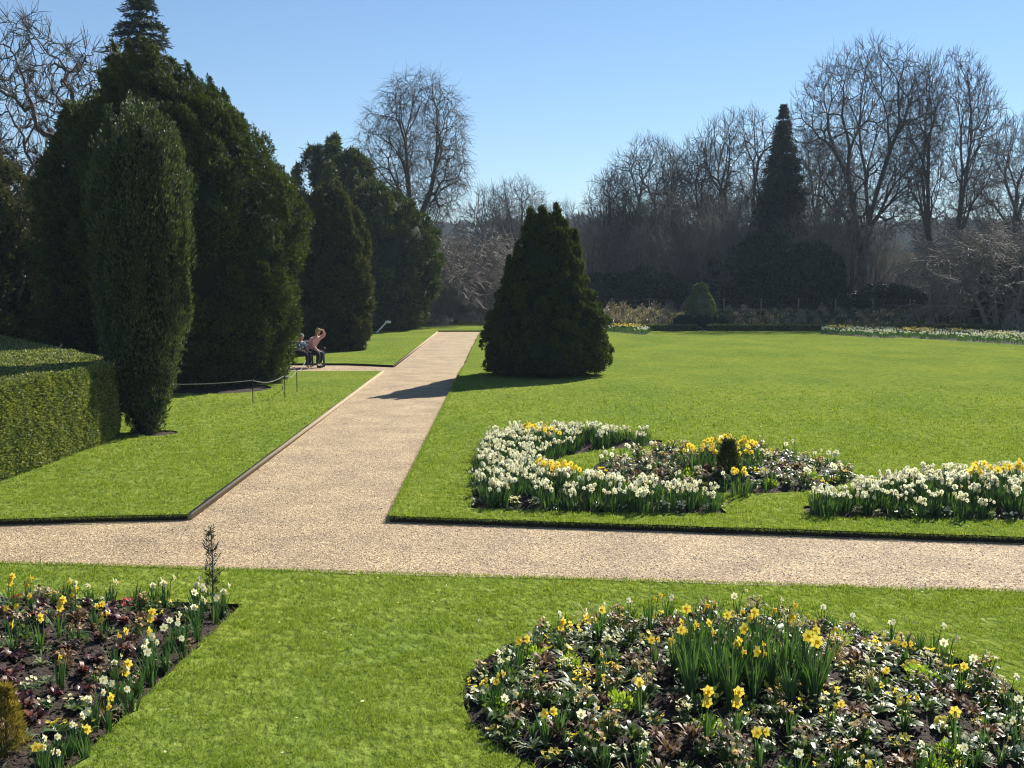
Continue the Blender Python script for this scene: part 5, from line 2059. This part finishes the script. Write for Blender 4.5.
def child():
    t = thing('person', 'smaller light-haired person seated in dark blue clothes, half hidden by the huge yew', 'person', (BX, BY, 0.0), brz)
    X = -0.06
    N = [((X, 0.03, 0.53), (0.13, 0.1)), ((X, 0.02, 0.66), (0.12, 0.09)), ((X, -0.01, 0.80), (0.125, 0.09)), ((X, -0.03, 0.90), (0.10, 0.07)), ((X, -0.04, 0.96), 0.045), ((X, -0.05, 1.01), 0.042),
         ((X + 0.15, -0.03, 0.87), 0.05), ((X + 0.18, -0.12, 0.68), 0.036), ((X + 0.10, -0.28, 0.60), 0.024),
         ((X - 0.15, -0.03, 0.87), 0.05), ((X - 0.18, -0.12, 0.68), 0.036), ((X - 0.10, -0.28, 0.60), 0.024),
         ((X + 0.08, -0.02, 0.51), 0.08), ((X + 0.08, -0.34, 0.51), 0.06), ((X + 0.08, -0.38, 0.44), 0.05), ((X + 0.08, -0.36, 0.12), 0.034), ((X + 0.08, -0.46, 0.05), 0.03),
         ((X - 0.08, -0.02, 0.51), 0.08), ((X - 0.08, -0.34, 0.51), 0.06), ((X - 0.08, -0.38, 0.44), 0.05), ((X - 0.08, -0.36, 0.12), 0.034), ((X - 0.08, -0.46, 0.05), 0.03)]
    E = [(0, 1), (1, 2), (2, 3), (3, 4), (4, 5), (3, 6), (6, 7), (7, 8), (3, 9), (9, 10), (10, 11), (0, 12), (12, 13), (13, 14), (14, 15), (15, 16), (0, 17), (17, 18), (18, 19), (19, 20), (20, 21)]
    hand_nodes(N, E, 8, (0, -0.8, -0.2), (1, 0, 0))
    hand_nodes(N, E, 11, (0, -0.8, -0.2), (1, 0, 0))
    skin_body('body', N, E, ['skin'], t)
    T = [((X, 0.03, 0.53), (0.155, 0.12)), ((X, 0.02, 0.66), (0.145, 0.11)), ((X, -0.01, 0.80), (0.15, 0.11)), ((X, -0.03, 0.90), (0.12, 0.09)), ((X, -0.035, 0.94), 0.06),
         ((X + 0.15, -0.03, 0.87), 0.07), ((X + 0.18, -0.12, 0.68), 0.055), ((X - 0.15, -0.03, 0.87), 0.07), ((X - 0.18, -0.12, 0.68), 0.055)]
    skin_body('jacket', T, [(0, 1), (1, 2), (2, 3), (3, 4), (3, 5), (5, 6), (3, 7), (7, 8)], ['pattern'], t)
    Lg = [((X, 0.03, 0.51), (0.14, 0.1)), ((X + 0.08, -0.04, 0.51), 0.098), ((X + 0.08, -0.34, 0.52), 0.078), ((X + 0.08, -0.39, 0.44), 0.066), ((X + 0.08, -0.36, 0.12), 0.05),
          ((X - 0.08, -0.04, 0.51), 0.098), ((X - 0.08, -0.34, 0.52), 0.078), ((X - 0.08, -0.39, 0.44), 0.066), ((X - 0.08, -0.36, 0.12), 0.05)]
    skin_body('trousers', Lg, [(0, 1), (1, 2), (2, 3), (3, 4), (0, 5), (5, 6), (6, 7), (7, 8)], ['navy'], t)
    mb = MB()
    head_mesh(mb, (X, -0.07, 1.10), 0.92, 0)
    mb.build('head', 'skin', t, smooth=True)
    mb = MB()
    hair_cap(mb, (X, -0.07, 1.10), 0.94, 0.10)
    mb.build('hair', 'hair_grey', t, smooth=True)


woman()
child()

# ------------------------------------------------------------------ far house on the hillside
hy = 430.0
hp = W(484, 240, hy)
hz_ = float(terrain_h(hp.x, hy))
t = thing('house', 'far pale grey-roofed house half hidden in the hillside wood', 'house', (hp.x, hy - 30, hp.z - 7.5), R(25))
mb = MB()
box(mb, (0, 0, 2.8), (11, 7, 9.0))
mb.build('wall', 'render_wall', t)
mb = MB()
mb.add([(-6, -4, 7.3), (6, -4, 7.3), (6, 4, 7.3), (-6, 4, 7.3), (-6, 0, 10.6), (6, 0, 10.6)], [(0, 1, 5, 4), (2, 3, 4, 5), (0, 3, 2, 1)])
mb.add([(-6, -4, 7.3), (-6, 4, 7.3), (-6, 0, 10.6), (6, -4, 7.3), (6, 4, 7.3), (6, 0, 10.6)], [(0, 2, 1), (3, 4, 5)])
mb.build('roof', 'slate', t)
for wx in (-3.5, 0, 3.5):
    for wz in (2.6, 5.4):
        mb = MB()
        box(mb, (wx, -3.52, wz), (1.3, 0.08, 1.4))
        mb.build('window', 'glass', t)

# ------------------------------------------------------------------ haze
mb = MB()
x0_, x1_, y0_, y1_, z0_, z1_ = -720, 820, -80, 1120, -12, 62
box(mb, ((x0_ + x1_) / 2, (y0_ + y1_) / 2, (z0_ + z1_) / 2), (x1_ - x0_, y1_ - y0_, z1_ - z0_))
hm, N_, L_ = new_mat('haze')
pv = N_.new('ShaderNodeVolumePrincipled')
pv.inputs['Color'].default_value = (0.66, 0.82, 1.0, 1)
pv.inputs['Density'].default_value = 0.00036
pv.inputs['Anisotropy'].default_value = 0.0
ou = N_.new('ShaderNodeOutputMaterial')
L_.new(pv.outputs[0], ou.inputs['Volume'])
o = mb.build('haze', hm)
tag(o, 'thin blue air between the garden and the far hill', 'haze', kind='stuff')
